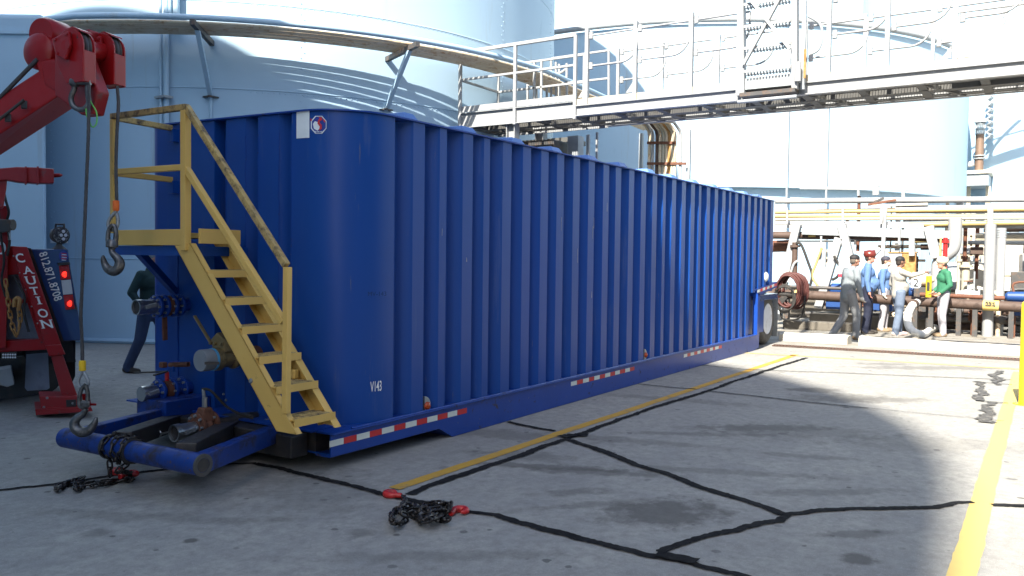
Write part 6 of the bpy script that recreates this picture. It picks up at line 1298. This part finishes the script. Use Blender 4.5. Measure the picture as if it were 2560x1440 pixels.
    mb = MB(); mb.tube([J['neck'] + V((.0 + .068 * cos(t) + .01, .068 * sin(t), .01 - .03 * cos(t))) for t in [2 * pi * i / 14 for i in range(14)]], .018, 8, closed=True); mb.build('collar', look.get('collar', look['top']), ro, smooth=60, origin=(0, 0, 0))
    if look.get('belt'): MB().lathe((J['hip'].x, 0, 0.96), (0, 0, 1), [(0, .150), (.035, .152)], 20).build('belt', 'cap_black', ro, smooth=40, origin=(0, 0, 0))
    if look.get('gloves'):
        for s in look['gloves']:
            d = J.get('fdir', {}).get(s) or (ha[s] - el[s]).normalized(); d, sd_, u = frame(d, J.get('palm', {}).get(s, (1, 0, 0))); pc = ha[s] + d * .05; g_ = [('c', ha[s] - d * .04, ha[s], .043, .036), ('c', ha[s], pc + sd_ * .012, .036, .038), ('c', ha[s], pc - sd_ * .014, .036, .038)]
            for i, o_ in enumerate((.032, .011, -.011, -.031)): a = pc + sd_ * o_ + d * .02; m1 = a + (d * .9 + u * .4).normalized() * .045; g_ += [('c', a, m1, .015, .014, 8), ('c', m1, m1 + (d * .5 + u * .85).normalized() * .035, .014, .012, 8)]
            tb = ha[s] + sd_ * .03 + d * .02; g_.append(('c', tb, tb + sd_ * .022 + d * .05, .017, .014, 8)); fuse('glove', g_, 'glove_white', ro, .008, 2)
    # face: eyes or glasses, mouth, hair
    if look.get('glasses'):
        for s in (1, -1): MB().cbox(hv(.098, s * .032, .022), .012, .05, .032, (Rz @ V((1, 0, 0)), Rz @ V((0, 1, 0)), UZ)).build('lens', look['glasses'], ro, bevel=.006, origin=(0, 0, 0))
        MB().beam(hv(.10, -.075, .03), hv(.10, .075, .03), .006, .008).build('glasses_frame', 'cap_black', ro, origin=(0, 0, 0))
        for s in (1, -1): MB().beam(hv(.095, s * .075, .03), hv(.0, s * .084, .02), .005, .007).build('glasses_arm', 'cap_black', ro, origin=(0, 0, 0))
    for s in (1, -1):
        MB().lathe(hv(.088, s * .032, .018), Rz @ V((1, 0, 0)), [(-.004, .012), (.004, .010), (.007, .004)], 10).build('eye', 'face_mark', ro, smooth=60, origin=(0, 0, 0))
        MB().beam(hv(.097, s * .016, .047), hv(.090, s * .05, .045), .008, .008).build('eyebrow', look.get('hair', 'hair_dark'), ro, origin=(0, 0, 0))
    MB().beam(hv(.091, -.024, -.056), hv(.091, .024, -.056), .010, .009).build('mouth', 'lip', ro, origin=(0, 0, 0))
    fuse('hair', [('e', h + Rz @ V((-.022, 0, .025)), .088, .084, .09, Rz), ('e', hv(-.05, 0, -.03), .05, .07, .055, Rz)], look.get('hair', 'hair_dark'), ro, .012, 2)
    if look.get('mask'): fuse('neck_gaiter', [('e', hv(.035, 0, -.05), .072, .07, .055, Rz), ('c', J['neck'] + V((0, 0, -.0)), J['neck'] + V((.02, 0, .08)), .072, .07)], 'mask_pale', ro, .012, 2)
    hat = look.get('hat')
    if hat:
        hm = look['hatm']; top = []
        if hat == 'cap':
            fuse('cap', [('e', h + Rz @ V((-.01, 0, .055)), .108, .092, .082, Rz)], hm, ro, .011, 2)
            mb = MB(); pr = [hv(.06 + .115 * cos(t), .082 * sin(t), .058 - .018 * cos(t)) for t in [-pi / 2 + pi * i / 10 for i in range(11)]]; mb.prism(pr, (0, 0, .010)); mb.build('cap_peak', hm, ro, smooth=30, origin=(0, 0, 0))
            if look.get('badge'): MB().cbox(hv(.09, 0, .10), .012, .035, .02).build('cap_badge', 'tape_red', ro, bevel=.005, origin=(0, 0, 0))
        else:
            fuse('hard_hat', [('e', h + Rz @ V((-.005, 0, .065)), .135, .115, .10, Rz), ('c', hv(-.11, 0, .13), hv(.09, 0, .145), .02, .02)], hm, ro, .012, 2)
            full = hat == 'brim'; a0 = pi if full else .9
            mb = MB(); pr = [hv((.165 if full else .175) * cos(t) + .01, (.145 if full else .12) * sin(t), .055 - .012 * cos(t)) for t in ([2 * pi * i / 24 for i in range(24)])]; mb.prism(pr if full else [q for q in pr], (0, 0, .010)); mb.build('hat_brim', hm, ro, smooth=30, origin=(0, 0, 0))
    # extras
    if look.get('pocket'): MB().cbox((J['chest'].x + .145, look['pocket'] * .085, 1.30), .012, .10, .10).build('pocket', look['top'], ro, bevel=.004, origin=(0, 0, 0))
    if look.get('patch'): MB().cbox((J['chest'].x + .148, -.085, 1.335), .010, .075, .035).build('name_patch', 'label_white', ro, bevel=.003, origin=(0, 0, 0))
    if look.get('strap'): MB().tube(smooth_path([V((J['chest'].x + .11, -.10, 1.46)), V((J['chest'].x + .163, -.105, 1.30)), V((J['hip'].x + .16 + belly * .55, -.10, 1.12)), V((J['hip'].x + .14, -.10, .98))], 4), .022, 8).build('strap', 'cap_black', ro, smooth=60, origin=(0, 0, 0))
    if look.get('zip'): MB().beam(V((J['chest'].x + .15, 0, 1.42)), V((J['hip'].x + .15 + belly * .8, 0, hem + .05)), .012, .012).build('zip', look['zip'], ro, origin=(0, 0, 0))
    return ro
AR = math.atan2(RT0.y, RT0.x)          # body facing along the picture's right
def stand(dx=.03, dy=.11, bend=0.03): return {1: V((dx, dy, 0)), -1: V((-dx, -dy, 0))}, {1: V((dx * .6 + bend, dy * .95, .50)), -1: V((-dx * .6 + bend, -dy * .95, .50))}
arm_dn = lambda s, fx=.06, out=.30: (V((-.03, s * .245, 1.16)), V((fx, s * out * .88, .92)))
e1, h1_ = arm_dn(1); e2, h2_ = arm_dn(-1, .02)
# man in the grey jacket, mid stride, seen from behind his right side
ft = {1: V((-.36, .10, 0.0)), -1: V((.06, -.11, 0))}; kn = {1: V((-.10, .10, .49)), -1: V((.06, -.11, .50))}
person('man in a grey jacket and black cap stepping over the kerb, nearest the trailer', (2126, 848), 635, AR + .22, dict(feet=ft, knees=kn, hip=V((-.08, 0, .93)), chest=V((-.01, 0, 1.30)), neck=V((.02, 0, 1.5)), head=V((.06, 0, 1.66)), elbows={1: e1, -1: V((-.02, -.25, 1.16))}, hands={1: h1_, -1: V((.06, -.25, .91))}, headrot=-.1),
       dict(skin='skin', top='cloth_grey', trousers='cloth_grey_trousers', shoes='boot_tan', hat='cap', hatm='cap_black', hair='hair_grey', jacket=1, collar='cap_navy', gloves=(-1,), glasses='lens_clear', hem=.80, leg=1.08))
f_, k_ = stand()
person('stout man in a red hard hat and light blue shirt with a dark shoulder strap', (2166, 834), 628, AR - .35, dict(feet=f_, knees=k_, elbows={1: e1, -1: e2}, hands={1: h1_, -1: h2_}, belly=.07), dict(skin='skin_red', top='cloth_blue', trousers='cloth_navy', shoes='boot_dark', hat='hard', hatm='hat_red', glasses='cap_black', strap=1, pocket=-1, hem=.90, leg=1.12, belt=1))
person('slim man in a blue work shirt, navy cap and pale neck gaiter with white gloves', (2207, 828), 640, AR - .5, dict(feet=f_, knees=k_, elbows={1: e1, -1: e2}, hands={1: h1_, -1: h2_}), dict(skin='skin', top='cloth_blue', trousers='cloth_pale', shoes='boot_tan', hat='cap', hatm='cap_navy', badge=1, mask=1, gloves=(1, -1), patch=1, hem=.92, belt=1))
pe, phd = V((.16, -.24, 1.36)), V((.46, -.22, 1.43))
f4, k4 = stand(.09, .10)
person('heavy man in a pale grey jacket pointing with his arm stretched out', (2243, 838), 640, AR + .05, dict(feet=f4, knees=k4, elbows={1: V((-.03, .26, 1.16)), -1: pe}, hands={1: V((.12, .24, .98)), -1: phd}, belly=.06, curl={1: (.5,) * 4, -1: (.05, 1.3, 1.4, 1.4)}, palm={-1: (0, 0, -1)}), dict(skin='skin_dark', top='cloth_jacket', trousers='cloth_denim', shoes='shoe_pale', sole='shoe_sole', hat='cap', hatm='cap_black', glasses='cap_black', jacket=1, hem=.80, leg=1.12))
person('man in a green shirt and cream wide brimmed hard hat facing the others', (2356, 841), 643, AR + pi - .15, dict(feet=f_, knees=k_, elbows={1: V((-.04, .26, 1.17)), -1: V((-.03, -.26, 1.17))}, hands={1: V((.13, .20, 1.0)), -1: V((.14, -.2, 1.02))}, head=V((.05, 0, 1.655))), dict(skin='skin', top='cloth_green', trousers='cloth_pale', shoes='boot_tan', hat='brim', hatm='hat_cream', glasses='lens_clear', hem=.86, leg=1.02, jacket=1))
ft = {1: V((-.24, .13, 0)), -1: V((.22, -.10, 0))}; kn = {1: V((-.08, .12, .50)), -1: V((.16, -.1, .50))}
person('man in a dark green jacket and jeans half hidden behind the blue tank', (376, 932), 625, AR - .25, dict(feet={1: V((.25, .12, 0)), -1: V((-.28, -.12, 0))}, knees={1: V((.2, .12, .5)), -1: V((-.08, -.12, .5))}, elbows={1: V((-.03, .27, 1.17)), -1: V((-.10, -.27, 1.18))}, hands={1: V((.16, .2, 1.02)), -1: V((.06, -.26, .98))}, head=V((.04, 0, 1.66))), dict(skin='skin', top='cloth_dark_green', trousers='cloth_jeans', shoes='boot_dark', hat='cap', hatm='cloth_grey', hair='hair_grey', jacket=1, zip='zinc', hem=.84, leg=1.05))
